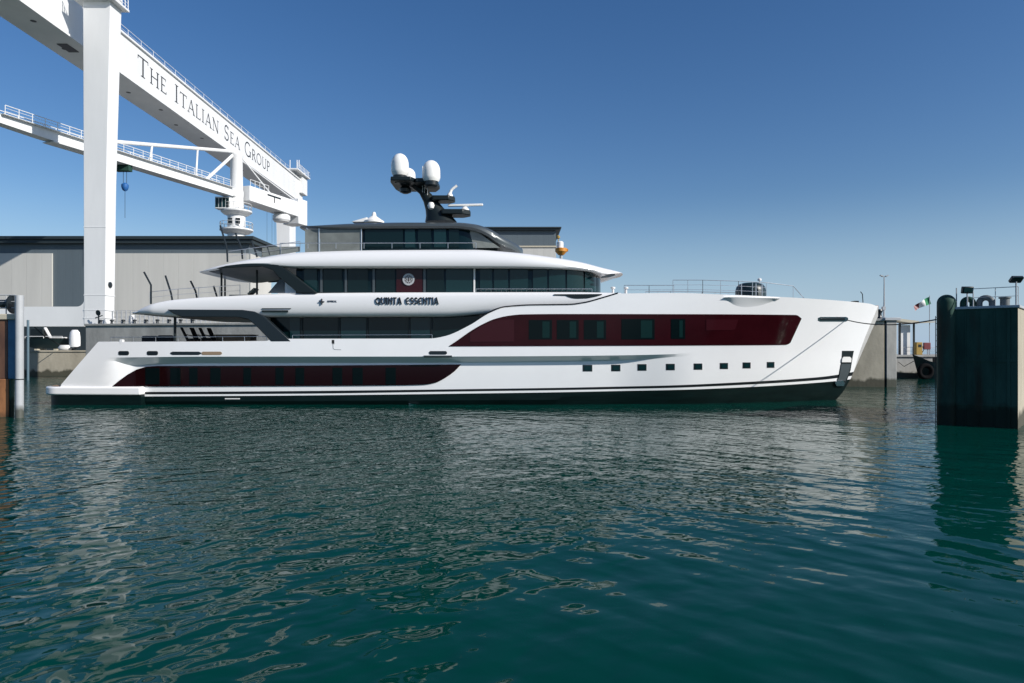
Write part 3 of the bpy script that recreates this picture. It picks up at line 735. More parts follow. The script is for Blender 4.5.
# mast: dark curved pylon with platforms, domes and radars
mast = MB()
def mring(px, py, wx, wy, D=50.0):
    c = W(px, py, D); a = wx/F*D
    return [(c.x + a*math.cos(t)*0.5, c.y + wy*math.sin(t), c.z) for t in [2*math.pi*k/16 for k in range(16)]]
mast.skin([mring(441,222,32,0.75), mring(439,216,26,0.62), mring(435.5,210,20,0.5), mring(431,202,15,0.42), mring(425.5,194,12,0.36), mring(418,187.5,12,0.34), mring(410,182.5,14,0.32), mring(402,180,12,0.3)], True, True)
mo = mast.build('mast', M['charcoal'], yacht, smooth=50)
def plat(name, x0, x1, y0, y1, D0, D1, m=M['charcoal']):
    mb = MB(); a, b = WX(x0,50), WX(x1,50); zb, zt = WZ(y1,50), WZ(y0,50); k = (b-a)*0.12
    mb.prism([(a+k*0.6,D0),(b-k*2,D0),(b,D0+0.3*(D1-D0)),(b,D1-0.3*(D1-D0)),(b-k*2,D1),(a+k*0.6,D1),(a,D1-0.2*(D1-D0)),(a,D0+0.2*(D1-D0))], zb, zt, 'z')
    return mb.build(name, m, mo, bevel=0.06)
plat('mast_platform', 393, 421, 182.4, 186.4, 48.2, 51.8); plat('mast_platform', 417, 439, 183.2, 187.4, 48.4, 51.6)
plat('mast_platform', 432, 455, 197.2, 202, 49.3, 50.7); plat('mast_platform', 441, 470.5, 211, 216, 49.2, 50.8)
mb = MB(); c = W(405.5, 193.6, 50); mb.lathe(c, [(0.2,0),(0.42,0.1),(0.44,0.32),(0.3,0.5)], 20); mb.build('camera_pod', M['dark'], mo)
def dome(px, pb, pt, wpx, D, base):
    c = W(px, pb, D); r = wpx/2/F*D; h = WZ(pt,D)-WZ(pb,D)
    prof = [(r*0.80,0),(r*0.93,0.10*h),(r,0.2*h),(r*0.985,0.5*h)]
    for i in range(1, 9):
        a = math.pi/2*i/8; prof.append((r*0.985*math.cos(a), 0.5*h+0.5*h*math.sin(a)))
    mb = MB(); mb.lathe(c, prof, 36); o = mb.build('satellite_dome', M['dome'], mo, smooth=60)
    mb = MB(); mb.lathe(c - Vector((0,0,base)), [(r*0.6,0),(r*0.78,0.3*base),(r*0.80,base)], 28); mb.build('dome_base', M['dark'], o)
dome(400, 176.0, 153.6, 17.6, 49.0, 0.55); dome(431.3, 181.8, 160.4, 18.0, 48.6, 0.4); dome(408, 182, 168, 15, 51.5, 0.1)
mb = MB(); c = W(465, 211, 50); mb.lathe(c, [(0.3,0),(0.3,0.12),(0.2,0.22),(0.14,0.3)], 20)
rb = mb.build('radar', M['dome'], mo)
mb = MB(); mb.bar(W(448,205.6,50), W(483,204.8,50), 0.2, 0.16); mb.build('radar_bar', M['dome'], rb, bevel=0.04)
mb = MB(); c = W(449.8,197.2,50); mb.lathe(c, [(0.22,0),(0.22,0.15),(0.13,0.3)], 16); mb.tube([c+Vector((0,0,0.2)), c+Vector((0.1,0,0.5)), W(453,188.5,50), W(457,185.6,50)], [0.13,0.1,0.09,0.1], 10)
mb.build('search_light', M['dome'], mo)
mb = MB(); mb.lathe(W(431,207,49.55), [(0.05,-0.2),(0.2,-0.1),(0.26,0.1),(0.2,0.3),(0.05,0.36)], 16); mb.build('horn', M['dome'], mo)
mb = MB()
for x, y0, y1 in ((422.5,192,166),(424.5,193,187),(427.5,195,188)): mb.tube([W(x,y0,49.4), W(x,y1,49.4)], 0.02, 6)
mb.build('whip_antenna', M['white'], mo)

# leaning dark awning poles on both aft decks
def pole(pts, D):
    mb = MB(); mb.tube([W(x, y, D) for x, y in pts], 0.065, 8); return mb.build('awning_pole', M['dark'], yacht)
for D in (46.6,):
    pole([(151,304),(151,285),(144,272)], D); pole([(172.5,301),(171,293),(165.4,275.6)], D+0.3)
    pole([(197,298),(195.5,291),(190.6,281)], D+0.5); pole([(217,297),(213.6,286)], D+0.5)
    pole([(227.5,262),(227,248),(220.3,225.6)], D+0.2); pole([(242.5,259),(241.5,248),(235.4,233)], D+0.4)
    pole([(257,257),(255,250),(251.6,241.6)], D+0.4); pole([(270,255),(267.6,247)], D+0.4)
mb = MB(); rail(mb, [W(150,303,46.7), W(178,300,46.9), W(240,296,46.9)], 0.75, 0.02, 1.6, (0.5,)); mb.build('aft_deck_rail', M['railsteel'], yacht)
mb = MB(); rail(mb, [W(228,261.5,46.9), W(262,257,46.9), W(300,251.6,46.9)], 0.7, 0.022, 1.5, (0.5,)); mb.build('roof_deck_rail', M['railsteel'], yacht)
mb = MB(); P = [(262,257),(300,251.6),(300,246.4),(262,247.2)]
mb.prism([(WX(x,46.95),WZ(y,46.95)) for x, y in P], 46.95, 46.98, 'y'); mb.build('rail_glass', M['paleglass'], yacht, smooth=0)

# foredeck: guard rails, hatch dome, windlass gear
for sgn in (0, 1):
    mb = MB()
    def fpt(x, y):
        X, yy, Z = proj(x, y, hb); yy += 0.3
        return Vector((X, 2*CY-yy if sgn else yy, Z))
    rail(mb, [fpt(x, 294) for x in (625, 650, 675)], 0.60, 0.022, 1.3, (0.5,))
    rail(mb, [fpt(674,294), fpt(704,294), fpt(740,295), fpt(768,296.4)], 0.95, 0.022, 1.1, (0.33,0.66))
    pts = [fpt(768,296.4), fpt(795,297.4), fpt(806,298)]
    mb.tube([pts[0]+Vector((0,0,0.95)), pts[1]+Vector((0,0,0.8)), pts[2]], 0.022, 6); mb.tube([pts[1], pts[1]+Vector((0,0,0.8))], 0.02, 6)
    mb.build('foredeck_rail', M['railsteel'], yacht)
mb = MB(); c = W(750.5, 297, 49.2); r = 14.6/F*49.2
mb.lathe(c, [(r,-0.4),(r,0.45),(r*0.93,0.72),(r*0.78,0.9),(r*0.5,1.0),(0.02,1.03)], 32); hd = mb.build('hatch_dome', M['blackhull'], yacht, smooth=50)
mb = MB()
for x in (741.5, 756, 762): mb.tube([W(x,298,48.0), W(x,283.5,48.0)], 0.035, 6)
mb.build('dome_rail', M['railsteel'], hd)
mb = MB(); c = W(759.5, 281, 49.5); mb.lathe(c, [(0.04,-0.9),(0.04,0),(0.14,0.02),(0.14,0.16),(0.04,0.22)], 12); mb.build('deck_lamp', M['white'], yacht)
for x in (613, 626): 
    mb = MB(); mb.lathe(W(x, 289, 47.5), [(0.08,-0.5),(0.08,0),(0.16,0.02),(0.16,0.12),(0.05,0.16)], 12); mb.build('deck_lamp', M['white'], yacht)
mb = MB(); mb.tube([W(863,302.6,49.4), W(862.4,294,49.4), W(860.5,291.6,49.4)], 0.03, 6); mb.box(WX(853,49.4), WX(857.5,49.4), 49.2, 49.7, WZ(303,49.4), WZ(301,49.4)); mb.build('bow_fitting', M['charcoal'], yacht)

# furniture on the aft main deck (rests on the deck: things of their own)
MD = 3.5
def sofa(x0, x1, D, label, m=M['cushion'], back=1.15):
    a, b = WX(x0,D), WX(x1,D)
    t = thing('deck_sofa', ((a+b)/2, D, MD), label, 'sofa')
    mb = MB(); mb.box(a, b, D-0.5, D+0.5, MD, MD+0.42); mb.build('seat', m, t, bevel=0.08)
    mb = MB(); nn = max(2, int((b-a)/0.8))
    for i in range(nn):
        q0, q1 = a+(b-a)*i/nn+0.02, a+(b-a)*(i+1)/nn-0.02; mb.box(q0, q1, D+0.22, D+0.5, MD+0.425, MD+back+0.04*((i*7) % 3))
    mb.build('backrest', m, t, bevel=0.1)
sofa(139, 171, 47.2, 'black cushioned sofa at the aft rail left of the deck post')
sofa(185, 225, 52.4, 'long black sofa at the far side of the aft deck', back=1.05)
def chair(px, D, rot, label):
    p = W(px, 348, D); t = thing('bar_chair', (p.x, D, MD), label, 'bar chair', 'dark bar chairs on the aft deck')
    MB().box(p.x-0.26, p.x+0.26, D-0.26, D+0.26, MD+0.80, MD+0.90).build('seat', M['cushion'], t, bevel=0.03)
    MB().bar((p.x-0.22, D, MD+0.86), (p.x-0.62, D, MD+1.72), 0.5, 0.08, (0,0,1)).build('backrest', M['cushion'], t, bevel=0.02)
    for sx_ in (-1, 1):
        for sy in (-1, 1):
            MB().tube([(p.x+0.22*sx_, D+0.22*sy, MD+0.8), (p.x+0.28*sx_, D+0.28*sy, MD)], 0.025, 6).build('leg', M['dark'], t)
    for sy in (-1, 1):
        MB().tube([(p.x-0.40, D+0.3*sy, MD+1.25), (p.x+0.2, D+0.3*sy, MD+1.12), (p.x+0.24, D+0.26*sy, MD+0.82)], 0.028, 6).build('armrest', M['dark'], t)
    t.rotation_euler = (0, 0, rot)
chair(191, 47.6, 0.2, 'dark bar chair on the aft deck, nearest the black deck post')
chair(200, 48.0, -0.1, 'dark bar chair on the aft deck, second from the deck post')
chair(209, 48.4, 0.1, 'dark bar chair on the aft deck, third from the deck post')
chair(217, 48.8, -0.1, 'dark bar chair on the aft deck, nearest the pale bar')
bx_ = WX(231, 49.5)
t = thing('deck_bar', (bx_, 49.5, MD), 'low pale wooden bar beside the saloon entrance', 'bar')
mb = MB(); mb.box(bx_-0.9, bx_+1.6, 49.0, 50.2, MD, MD+1.2); mb.build('counter_body', M['tan'], t, bevel=0.03)
mb = MB(); mb.box(bx_-1.0, bx_+1.7, 48.9, 50.3, MD+1.204, MD+1.27); mb.build('counter_top', M['beige'], t, bevel=0.01)
# outdoor set on the aft upper deck
UZ = float(zU_t(WX(230,49)))-0.05
def lounge(px, D, label):
    p = W(px, 348, D); t = thing('deck_lounger', (p.x, D, UZ), label, 'lounger')
    mb = MB(); mb.box(p.x-0.9, p.x+0.9, D-0.45, D+0.45, UZ, UZ+0.4); mb.build('base', M['hardtop'], t, bevel=0.04)
    mb = MB(); mb.box(p.x-0.88, p.x+0.9, D-0.43, D+0.43, UZ+0.404, UZ+0.58); mb.build('cushion', M['beige'], t, bevel=0.05)
    mb = MB(); mb.bar((p.x+0.5, D, UZ+0.62), (p.x+1.0, D, UZ+1.05), 0.84, 0.14); mb.build('backrest', M['beige'], t, bevel=0.03)
lounge(243, 50.5, 'beige deck lounger under the aft roof overhang')

# ================================================================== gantry crane
gan = thing('gantry_crane', (-50, 82, QT), 'huge white gantry crane lettered in grey with a beam running away overhead', 'gantry crane')
BX = lambda D: WX(121, 95) - (D-95)*9/F            # right face of the beam
BZ0, BZ1, BW = WZ(73, 95), WZ(33, 95), 4.17
D0, D1 = 48.0, 181.0
gb = MB()
def bq(D, dx, z): return (BX(D)+dx, D, z)
gb.skin([[bq(D,0,BZ0), bq(D,0,BZ1), bq(D,-BW,BZ1), bq(D,-BW,BZ0)] for D in (D0, 75, 95, 130, D1)], True, True)
go = gb.build('main_beam', M['crane'], gan, smooth=0)
mb = MB()
for z in (BZ1+0.12, BZ0-0.1): mb.skin([[bq(D,0.3,z-0.14), bq(D,0.3,z+0.14), bq(D,-BW-0.3,z+0.14), bq(D,-BW-0.3,z-0.14)] for D in (D0-0.1, D1+0.1)], True, True)
mb.build('beam_flange', M['crane'], go, smooth=0)
for i in range(14):      # access holes in the bottom plate
    D = 72 + i*7.4
    MB().lathe((BX(D)-BW*(0.35 if i % 2 else 0.62), D, BZ0-0.25), [(0.33,0),(0.33,0.005)], 16).build('access_hole', M['dark'], go, smooth=0)
D = 86.5; MB().box(BX(D)-2.6, BX(D)-1.3, D-1.2, D+1.2, BZ0-0.30, BZ0-0.245).build('access_hatch', M['dark'], go, smooth=0)
mb = MB(); rail(mb, [bq(D0,-0.1,BZ1+0.26), bq(D1,-0.1,BZ1+0.26)], 1.1, 0.035, 3.5, (0.5,)); mb.build('walkway_rail', M['crane'], go)
# lettering, serif small capitals
th, tk = 0.055, 0.115
def sf(x, y, wd=0.22): return ([(x-wd/2, y), (x+wd/2, y)], 0.04)
SER = {
 'T': (0.82, [([(0.4,0.02),(0.4,0.96)], tk), ([(0.02,0.96),(0.78,0.96)], th), ([(0.03,0.99),(0.03,0.80)], 0.04), ([(0.77,0.99),(0.77,0.80)], 0.04), sf(0.4,0.02,0.3)]),
 'H': (0.92, [([(0.15,0.02),(0.15,0.98)], tk), ([(0.75,0.02),(0.75,0.98)], tk), ([(0.15,0.52),(0.75,0.52)], th), sf(0.15,0.02,0.28), sf(0.15,0.98,0.28), sf(0.75,0.02,0.28), sf(0.75,0.98,0.28)]),
 'E': (0.68, [([(0.15,0.02),(0.15,0.98)], tk), ([(0.05,0.97),(0.55,0.97)], th), ([(0.15,0.52),(0.46,0.52)], th), ([(0.05,0.03),(0.60,0.03)], th), ([(0.54,0.99),(0.54,0.84)], 0.04), ([(0.60,0.01),(0.60,0.18)], 0.04)]),
 'I': (0.38, [([(0.18,0.02),(0.18,0.98)], tk), sf(0.18,0.02,0.3), sf(0.18,0.98,0.3)]),
 'A': (0.86, [([(0.08,0.02),(0.42,1.0)], th), ([(0.40,1.0),(0.76,0.02)], tk), ([(0.2,0.34),(0.62,0.34)], th), sf(0.08,0.02,0.24), sf(0.76,0.02,0.26)]),
 'L': (0.66, [([(0.15,0.02),(0.15,0.98)], tk), ([(0.05,0.03),(0.60,0.03)], th), ([(0.60,0.01),(0.60,0.2)], 0.04), sf(0.15,0.98,0.28)]),
 'N': (0.94, [([(0.15,0.02),(0.15,0.98)], th), ([(0.13,0.98),(0.78,0.02)], tk), ([(0.78,0.0),(0.78,0.98)], th), sf(0.15,0.02,0.26), sf(0.10,0.98,0.2), sf(0.78,0.98,0.26)]),
 'S': (0.62, [(arc(0.28,0.73,0.21,0.24,20,270,16)+arc(0.28,0.26,0.23,0.24,90,-160,16), 0.085), ([(0.49,0.99),(0.49,0.78)], 0.04), ([(0.05,0.02),(0.05,0.22)], 0.04)]),
 'G': (0.96, [(arc(0.48,0.5,0.42,0.49,45,330,26), 0.09), ([(0.83,0.02),(0.83,0.42)], tk), sf(0.80,0.42,0.28)]),
 'R': (0.80, [([(0.15,0.02),(0.15,0.98)], tk), ([(0.1,0.96)]+arc(0.32,0.74,0.26,0.22,90,-90,14)+[(0.15,0.52)], 0.08), ([(0.34,0.52),(0.74,0.02)], tk), sf(0.15,0.02,0.28), sf(0.76,0.02,0.2)]),
 'O': (1.0, [(arc(0.48,0.5,0.42,0.48,0,360,30), 0.09)]),
 'U': (0.88, [([(0.15,0.98),(0.15,0.35)]+arc(0.45,0.33,0.30,0.31,180,360,14)+[(0.75,0.98)], 0.085), sf(0.15,0.98,0.28), sf(0.75,0.98,0.26)]),
 'P': (0.72, [([(0.15,0.02),(0.15,0.98)], tk), ([(0.1,0.96)]+arc(0.32,0.73,0.26,0.23,90,-90,14)+[(0.15,0.5)], 0.08), sf(0.15,0.02,0.3)]),
 ' ': (0.62, []),
}
txt = 'THE ITALIAN SEA GROUP'
# depth along the beam from photograph column: column x -> D with X = BX(D)
def Dcol(x): return ((BX(0))/( (x-CX)/F + 9/F))
DA, DB = Dcol(137.5), Dcol(270.5)
bigs = {i: 1.22 for i in (0, 4, 12, 16)}
mb = [MB() for _ in range(4)]; capb = (BZ1-BZ0)*0.42
def place(u, v, d):
    D = DA+u; return (BX(D)+d, D, BZ0+(BZ1-BZ0)*0.30+v)
write(mb, txt, SER, capb, DB-DA, place, 0.02, 0.022, 0.003, gap=0.10, caps=bigs)
for q in mb: q.build('crane_lettering', M['cranegrey'], go, smooth=0)
# near leg (beside the beam) with foot and head bracket
LD0, LD1 = 82.0, 83.9
def legring(z, x0, x1, d0, d1): return [(x0,d0,z),(x1,d0,z),(x1,d1,z),(x0,d1,z)]
zb, zt = QT+0.26, WZ(-30, 82)
lg = MB(); lg.skin([legring(zb, WX(84,LD0), WX(105,LD0), LD0, LD1), legring(WZ(180,LD0), WX(83.6,LD0), WX(106.2,LD0), LD0, LD1+0.2), legring(zt, WX(83.4,LD0), WX(111.5,LD0), LD0-0.1, LD1+0.4)], True, True)
lo = lg.build('leg', M['crane'], gan, smooth=0, bevel=0.04)
mb = MB()
for y in (227, 295, 310, 318): mb.box(WX(83.8,LD0)-0.02, WX(105.6,LD0)+0.02, LD0-0.025, LD1+0.05, WZ(y,LD0)-0.05, WZ(y,LD0)+0.05)
mb.build('plate_seam', M['crane'], lo, smooth=0)
mb = MB(); mb.lathe((WX(105.3,LD0)+0.02, LD0+0.9, WZ(285,83)), [(0.36,-0.02),(0.36,0.1),(0.3,0.14)], 20, axis=(1,0,0)); mb.build('port_hole', M['dark'], lo)
mb = MB(); mb.box(BX(86)+0.02, WX(110,82), LD0+0.3, LD1-0.2, BZ1-0.3, BZ1+1.9); mb.build('leg_bracket', M['crane'], gan, bevel=0.05)
mb = MB(); a, b = WX(86,84), WX(129,84.6); pz = WZ(1.5,82)
mb.box(a, b, 81.2, 84.7, pz, pz+0.25); rail(mb, [(a,81.3,pz+0.25),(b-0.1,81.3,pz+0.25), (b-0.1,84.6,pz+0.25)], 1.2, 0.05, 0.7, (0.33,0.66))
mb.build('leg_platform', M['crane'], gan, smooth=0)
# sill beam with filleted corner, toward the left
fx = [(WX(-40,LD0), WZ(326.4,LD0)), (WX(84,LD0)-0.01, WZ(326.4,LD0)), (WX(84,LD0)-0.01, WZ(300,LD0))]
r_ = 0.9; cxx, czz = WX(84,LD0)-0.01-r_, WZ(306.6,LD0)+r_
fx += [(cxx+r_*math.cos(R(a)), czz+r_*math.sin(R(a))) for a in range(0, -91, -10)]
fx += [(WX(-40,LD0), WZ(306.6,LD0))]
mb = MB(); mb.prism(fx, LD0+0.05, LD1-0.1, 'y'); mb.build('sill_beam', M['crane'], gan, smooth=30)
# far leg
FD = 176.0
fl = MB(); fl.skin([legring(QZ+0.01, WX(279,FD), WX(289.5,FD), FD, FD+5.0), legring(WZ(205,FD), WX(276,FD), WX(289.5,FD), FD, FD+5.0)], True, True)
fl.build('leg', M['crane'], gan, smooth=0)
mb = MB(); z0 = BZ1+0.3; xb = BX(D1)
mb.box(xb-5, xb+1.6, D1-9, D1+1.5, z0+0.9, z0+1.2); rail(mb, [(xb+1.5,D1-9,z0+1.2),(xb+1.5,D1+1.4,z0+1.2),(xb-5,D1+1.4,z0+1.2)], 1.4, 0.06, 1.2, (0.5,))
mb.box(xb-0.5, xb+0.9, D1-3, D1+1.2, z0-3.6, z0+0.89); mb.build('end_platform', M['crane'], gan, smooth=0)
mb = MB()
for x in (290, 297, 299): mb.tube([(WX(x,183),183,WZ(168,183)), (WX(x,183),183,WZ(160,183))], 0.12, 6)
mb.build('aerial', M['crane'], gan)
# cables hanging under the far end
mb = MB()
for x in (267, 272, 275): mb.tube([(WX(x,172),172,WZ(243,172)), (WX(x,172),172,BZ0-0.2)], 0.03, 5)
mb.build('hoist_cable', M['rope'], gan)
mb = MB(); mb.lathe((WX(268.3,120),96.5+0.0,0), [(0.01,0),(0.01,0.01)], 4) if False else None

# ================================================================== pedestal jib crane
JX, JD = WX(236.5, 125), 125.0
jc = thing('jib_crane', (JX, JD, QZ), 'white pedestal jib crane with railed boom behind the gantry leg', 'jib crane')
mb = MB(); mb.lathe((JX, JD, 0), [(2.0,QZ),(1.7,QZ+1.5),(1.55,WZ(236,JD)),(1.55,WZ(212,JD))], 28); mb.build('pedestal', M['crane'], jc)
def ringplat(y, r, name='ring_platform'):
    z = WZ(y, JD); mb = MB(); mb.lathe((JX, JD, 0), [(1.6,z-0.9),(r*0.8,z-0.7),(r,z-0.25),(r,z)], 32)
    n = 18; P = [Vector((JX+r*0.97*math.cos(2*math.pi*k/n), JD+r*0.97*math.sin(2*math.pi*k/n), z)) for k in range(n+1)]
    rail(mb, P, 1.2, 0.045, 1.2, (0.5,)); return mb.build(name, M['crane'], jc)
ringplat(229.5, 2.9); ringplat(211, 2.7)
zc1 = WZ(155, JD)
mb = MB(); mb.lathe((JX, JD, 0), [(1.3,WZ(211,JD)),(1.15,WZ(195,JD)),(1.05,zc1-0.6),(1.2,zc1-0.3),(1.2,zc1)], 24); mb.build('mast_column', M['crane'], jc)
# boom frame
dj = Vector((-13.0, -39.5, 0)).normalized(); sj = Vector((dj.y, -dj.x, 0))
def J(s, lat, z): return Vector((JX, JD, 0)) + dj*s + sj*lat + Vector((0,0,z))
zJ = WZ(198, JD)
boom = MB()
prof = [(-1.0, 0.9), (3, 1.35), (20, 1.35), (37, 1.15), (43, 0.8)]
boom.skin([[J(s,-0.75,zJ+(1.35-h)*0.6), J(s,0.75,zJ+(1.35-h)*0.6), J(s,0.75,zJ+1.35), J(s,-0.75,zJ+1.35)] for s, h in prof], True, True)
bo = boom.build('boom', M['crane'], jc, smooth=0)
mb = MB()
for lat in (-1.25, 1.25):
    rail(mb, [J(3,lat,zJ+1.35), J(42.5,lat,zJ+1.35)], 1.15, 0.05, 1.7, (0.35,0.7))
mb.skin([[J(s,-1.3,zJ+1.36), J(s,1.3,zJ+1.36), J(s,1.3,zJ+1.42), J(s,-1.3,zJ+1.42)] for s in (2, 42.7)], True, True)
mb.skin([[J(s,-1.0,zJ-0.02), J(s,1.0,zJ-0.02), J(s,1.0,zJ-0.12), J(s,-1.0,zJ-0.12)] for s in (2, 36)], True, True)
mb.build('boom_walkway', M['crane'], bo, smooth=0)
# tie bar and struts
zt_ = WZ(152.5, JD)
def tie(s): return zt_ + (zJ+2.0-zt_)*s/30.0
mb = MB(); mb.tube([J(0.6,0,zt_), J(30,0,tie(30))], 0.3, 8); mb.build('tie_bar', M['crane'], jc)
for s in (9.5, 19):
    MB().tube([J(s,0,tie(s)), J(s-0.2,0.6,zJ+1.4)], 0.16, 6).build('strut', M['crane'], jc)
    MB().tube([J(s,0,tie(s)), J(s+1.0,-0.6,zJ+1.4)], 0.16, 6).build('strut', M['crane'], jc)
MB().tube([J(0.6,0,zt_-0.4), J(7.5,0.2,zJ+1.5)], 0.28, 8).build('brace', M['crane'], jc)
# counter jib
cj = MB(); cj.skin([[J(-s,-1.7,zJ-0.2-s*0.02), J(-s,1.7,zJ-0.2-s*0.02), J(-s,1.7,zJ+2.5), J(-s,-1.7,zJ+2.5)] for s in (1.5, 16)], True, True)
co = cj.build('counter_jib', M['crane'], jc, smooth=0, bevel=0.05)
mb = MB(); mb.skin([[J(-s,-1.9,zJ-2.0), J(-s,1.9,zJ-2.0), J(-s,1.9,zJ+3.2), J(-s,-1.9,zJ+3.2)] for s in (16.02, 19)], True, True); mb.build('counterweight', M['crane'], co, bevel=0.1)
mb = MB(); mb.lathe(J(-13,0,zJ-2.1), [(1.4,0),(1.7,0.4),(1.7,1.2),(1.2,1.6)], 24); mb.build('winch_drum', M['crane'], co)
mb = MB(); P = J(-9,1.74,zJ+1.7)
mb.bar(J(-6.5,-1.74,zJ+1.9), J(-10.5,-1.74,zJ+1.9), 0.05, 0.28); mb.bar(J(-8.5,-1.74,zJ+1.9), J(-8.5,-1.74,zJ+0.7), 0.28, 0.05, dj); mb.build('grille', M['dark'], co)
mb = MB(); rail(mb, [J(-1.8,-1.6,zJ+2.5), J(-7,-1.6,zJ+2.5)], 1.2, 0.05, 1.2, (0.5,)); mb.build('counter_jib_rail', M['crane'], co)
mb = MB(); mb.tube([J(-0.5,-0.5,zt_-0.6), J(-8,-1.2,zJ+2.5)], 0.12, 6); mb.tube([J(-0.5,0.5,zt_-0.6), J(-18,-0.6,zJ+2.6)], 0.1, 6); mb.build('back_stay', M['crane'], jc)
# operator cab hung on the left of the column
mb = MB(); cx0, cx1 = WX(217,123.5), WX(232,123.5)
mb.box(cx0, cx1, 122.6, 124.2, WZ(209,123), WZ(197,123)); cb = mb.build('cab', M['crane'], jc, bevel=0.08)
mb = MB()
for k in range(4):
    a = cx0+0.15+k*(cx1-cx0-0.2)/4; mb.box(a, a+(cx1-cx0)/4-0.2, 122.55, 122.595, WZ(207.5,123), WZ(198.5,123))
mb.build('cab_window', M['glass2'], cb, smooth=0)
for k in (-0.9, 0.5): MB().box(JX+k, JX+k+0.75, JD-1.62, JD-1.4, WZ(224,123.5), WZ(218,123.5)).build('pedestal_door', M['dark'], jc)
# hook
hp = J(24, 0.3, zJ)
mb = MB(); mb.box(hp.x-1.1, hp.x+1.1, hp.y-0.5, hp.y+0.5, zJ-1.0, zJ-0.05); mb.build('hoist_trolley', M['steelgreen'], jc, bevel=0.05)
zk = WZ(188, hp.y); hx = WX(125, hp.y)
mb = MB()
for dx in (-0.25, 0.25): mb.tube([(hx+dx,hp.y,zJ-0.9),(hx+dx,hp.y,zk+0.6)], 0.035, 5)
mb.tube([(hx,hp.y,zk-0.6),(hx,hp.y,zk-4.5)], 0.03, 5); mb.build('hoist_cable', M['rope'], jc)
mb = MB(); mb.lathe((hx,hp.y,zk), [(0.1,-0.5),(0.35,-0.3),(0.5,0.1),(0.5,0.5),(0.2,0.75)], 14); mb.build('hook_block', M['hookblue'], jc)

# ================================================================== warehouses
def ware(name, label, x0, x1, y0, y1, ztop, eave, bandz, panels, over=0.8):
    t = thing(name, (x0*0.5+x1*0.5, y0, QZ), label, 'warehouse')
    mb = MB(); mb.box(x0, x1, y0, y1, QZ, ztop-eave); mb.build('wall', M['clad2'], t, smooth=0)
    mb = MB(); mb.box(x0-0.2, x1+over, y0-over, y1+over, ztop-eave+0.003, ztop-eave*0.45); mb.box(x0-0.4, x1+over+0.3, y0-over-0.3, y1+over+0.3, ztop-eave*0.45+0.002, ztop)
    mb.build('roof', M['roof'], t, smooth=0, bevel=0.05)
    for (a, b, z0, z1) in panels:
        mb = MB(); mb.box(a, b, y0-0.25, y0-0.01, z0, z1); mb.build('wall_panel', M['clad'], t, smooth=0)
    return t
WD = 108.0
zt0 = WZ(237, WD)
wh = ware('warehouse', 'long pale warehouse with dark roof edge behind the gantry leg', WX(-330,WD), WX(249,WD), WD, 117.5, zt0, WZ(237,WD)-WZ(244,WD), 0,
     [(WX(-120,WD), WX(53,WD), QZ, WZ(253.5,WD)), (WX(112,WD), WX(249,WD)-0.05, QZ, WZ(253.5,WD))])
mb = MB(); mb.box(WX(14,WD), WX(100,WD), WD-0.5, WD-0.26, QZ, WZ(318,WD)); mb.build('dark_door_panel', M['roof'], wh, smooth=0)  # flat dark panel painted in for the shade inside the hall
mb = MB(); a = WX(249,WD)+0.01; mb.box(a, a+0.2, WD+0.2, 117.4, QZ, WZ(253.5,WD)); mb.build('wall_panel', M['clad'], wh, smooth=0)
W2 = 160.0
w2 = ware('warehouse', 'distant grey warehouse rising behind the sundeck arch', WX(420,W2), WX(556,W2), W2, 190, WZ(227.6,W2), WZ(227.6,W2)-WZ(230.6,W2), 0, [(WX(420,W2), WX(556,W2), QZ, WZ(247.5,W2))], over=0.9)
mb = MB(); mb.box(WX(420,W2), WX(557,W2), W2-0.5, W2-0.26, WZ(247.4,W2), WZ(246,W2)); mb.build('wall_band', M['beige'], w2, smooth=0)
# lower shed linking them, seen through the aft decks
t = thing('storage_shed', (-15, 100, QT), 'low pale shed seen through the open aft deck of the yacht', 'shed')
mb = MB(); mb.box(-41, 5, 99, 106, QZ, 9.2); mb.build('wall', M['clad'], t, smooth=0)
mb = MB(); mb.box(-41.3, 5.3, 98.6, 106.4, 9.203, 9.6); mb.build('roof', M['roof'], t, smooth=0)

# yellow navigation light on a tall post behind the bridge
p = W(561, 250, 72); t = thing('beacon_post', (p.x, 72, QT), 'tall post with orange platform and white drum behind the bridge roof', 'beacon')
mb = MB(); mb.tube([(p.x,72,QT),(p.x,72,WZ(251.5,72))], 0.16, 10); mb.build('post', M['greypost'], t)
mb = MB(); mb.lathe((p.x,72,WZ(255,72)), [(0.3,0),(0.62,0.35),(0.62,0.7)], 16); mb.box(p.x+0.3, p.x+0.75, 71.9, 72.1, WZ(251.5,72), WZ(248.9,72)); mb.build('platform', M['orange'], t)
mb = MB(); mb.lathe((p.x-0.1,72,WZ(249,72)), [(0.36,0.0),(0.36,0.7),(0.25,0.8)], 16); mb.build('drum', M['white'], t)
mb = MB(); mb.tube([(p.x-0.25,72,WZ(241.5,72)),(p.x-0.3,72,WZ(238.5,72))], 0.06, 6); mb.lathe((p.x-0.3,72,WZ(239.1,72)), [(0.05,0),(0.2,0.1),(0.2,0.3),(0.05,0.4)], 10); mb.build('lamp', M['yellow'], t)

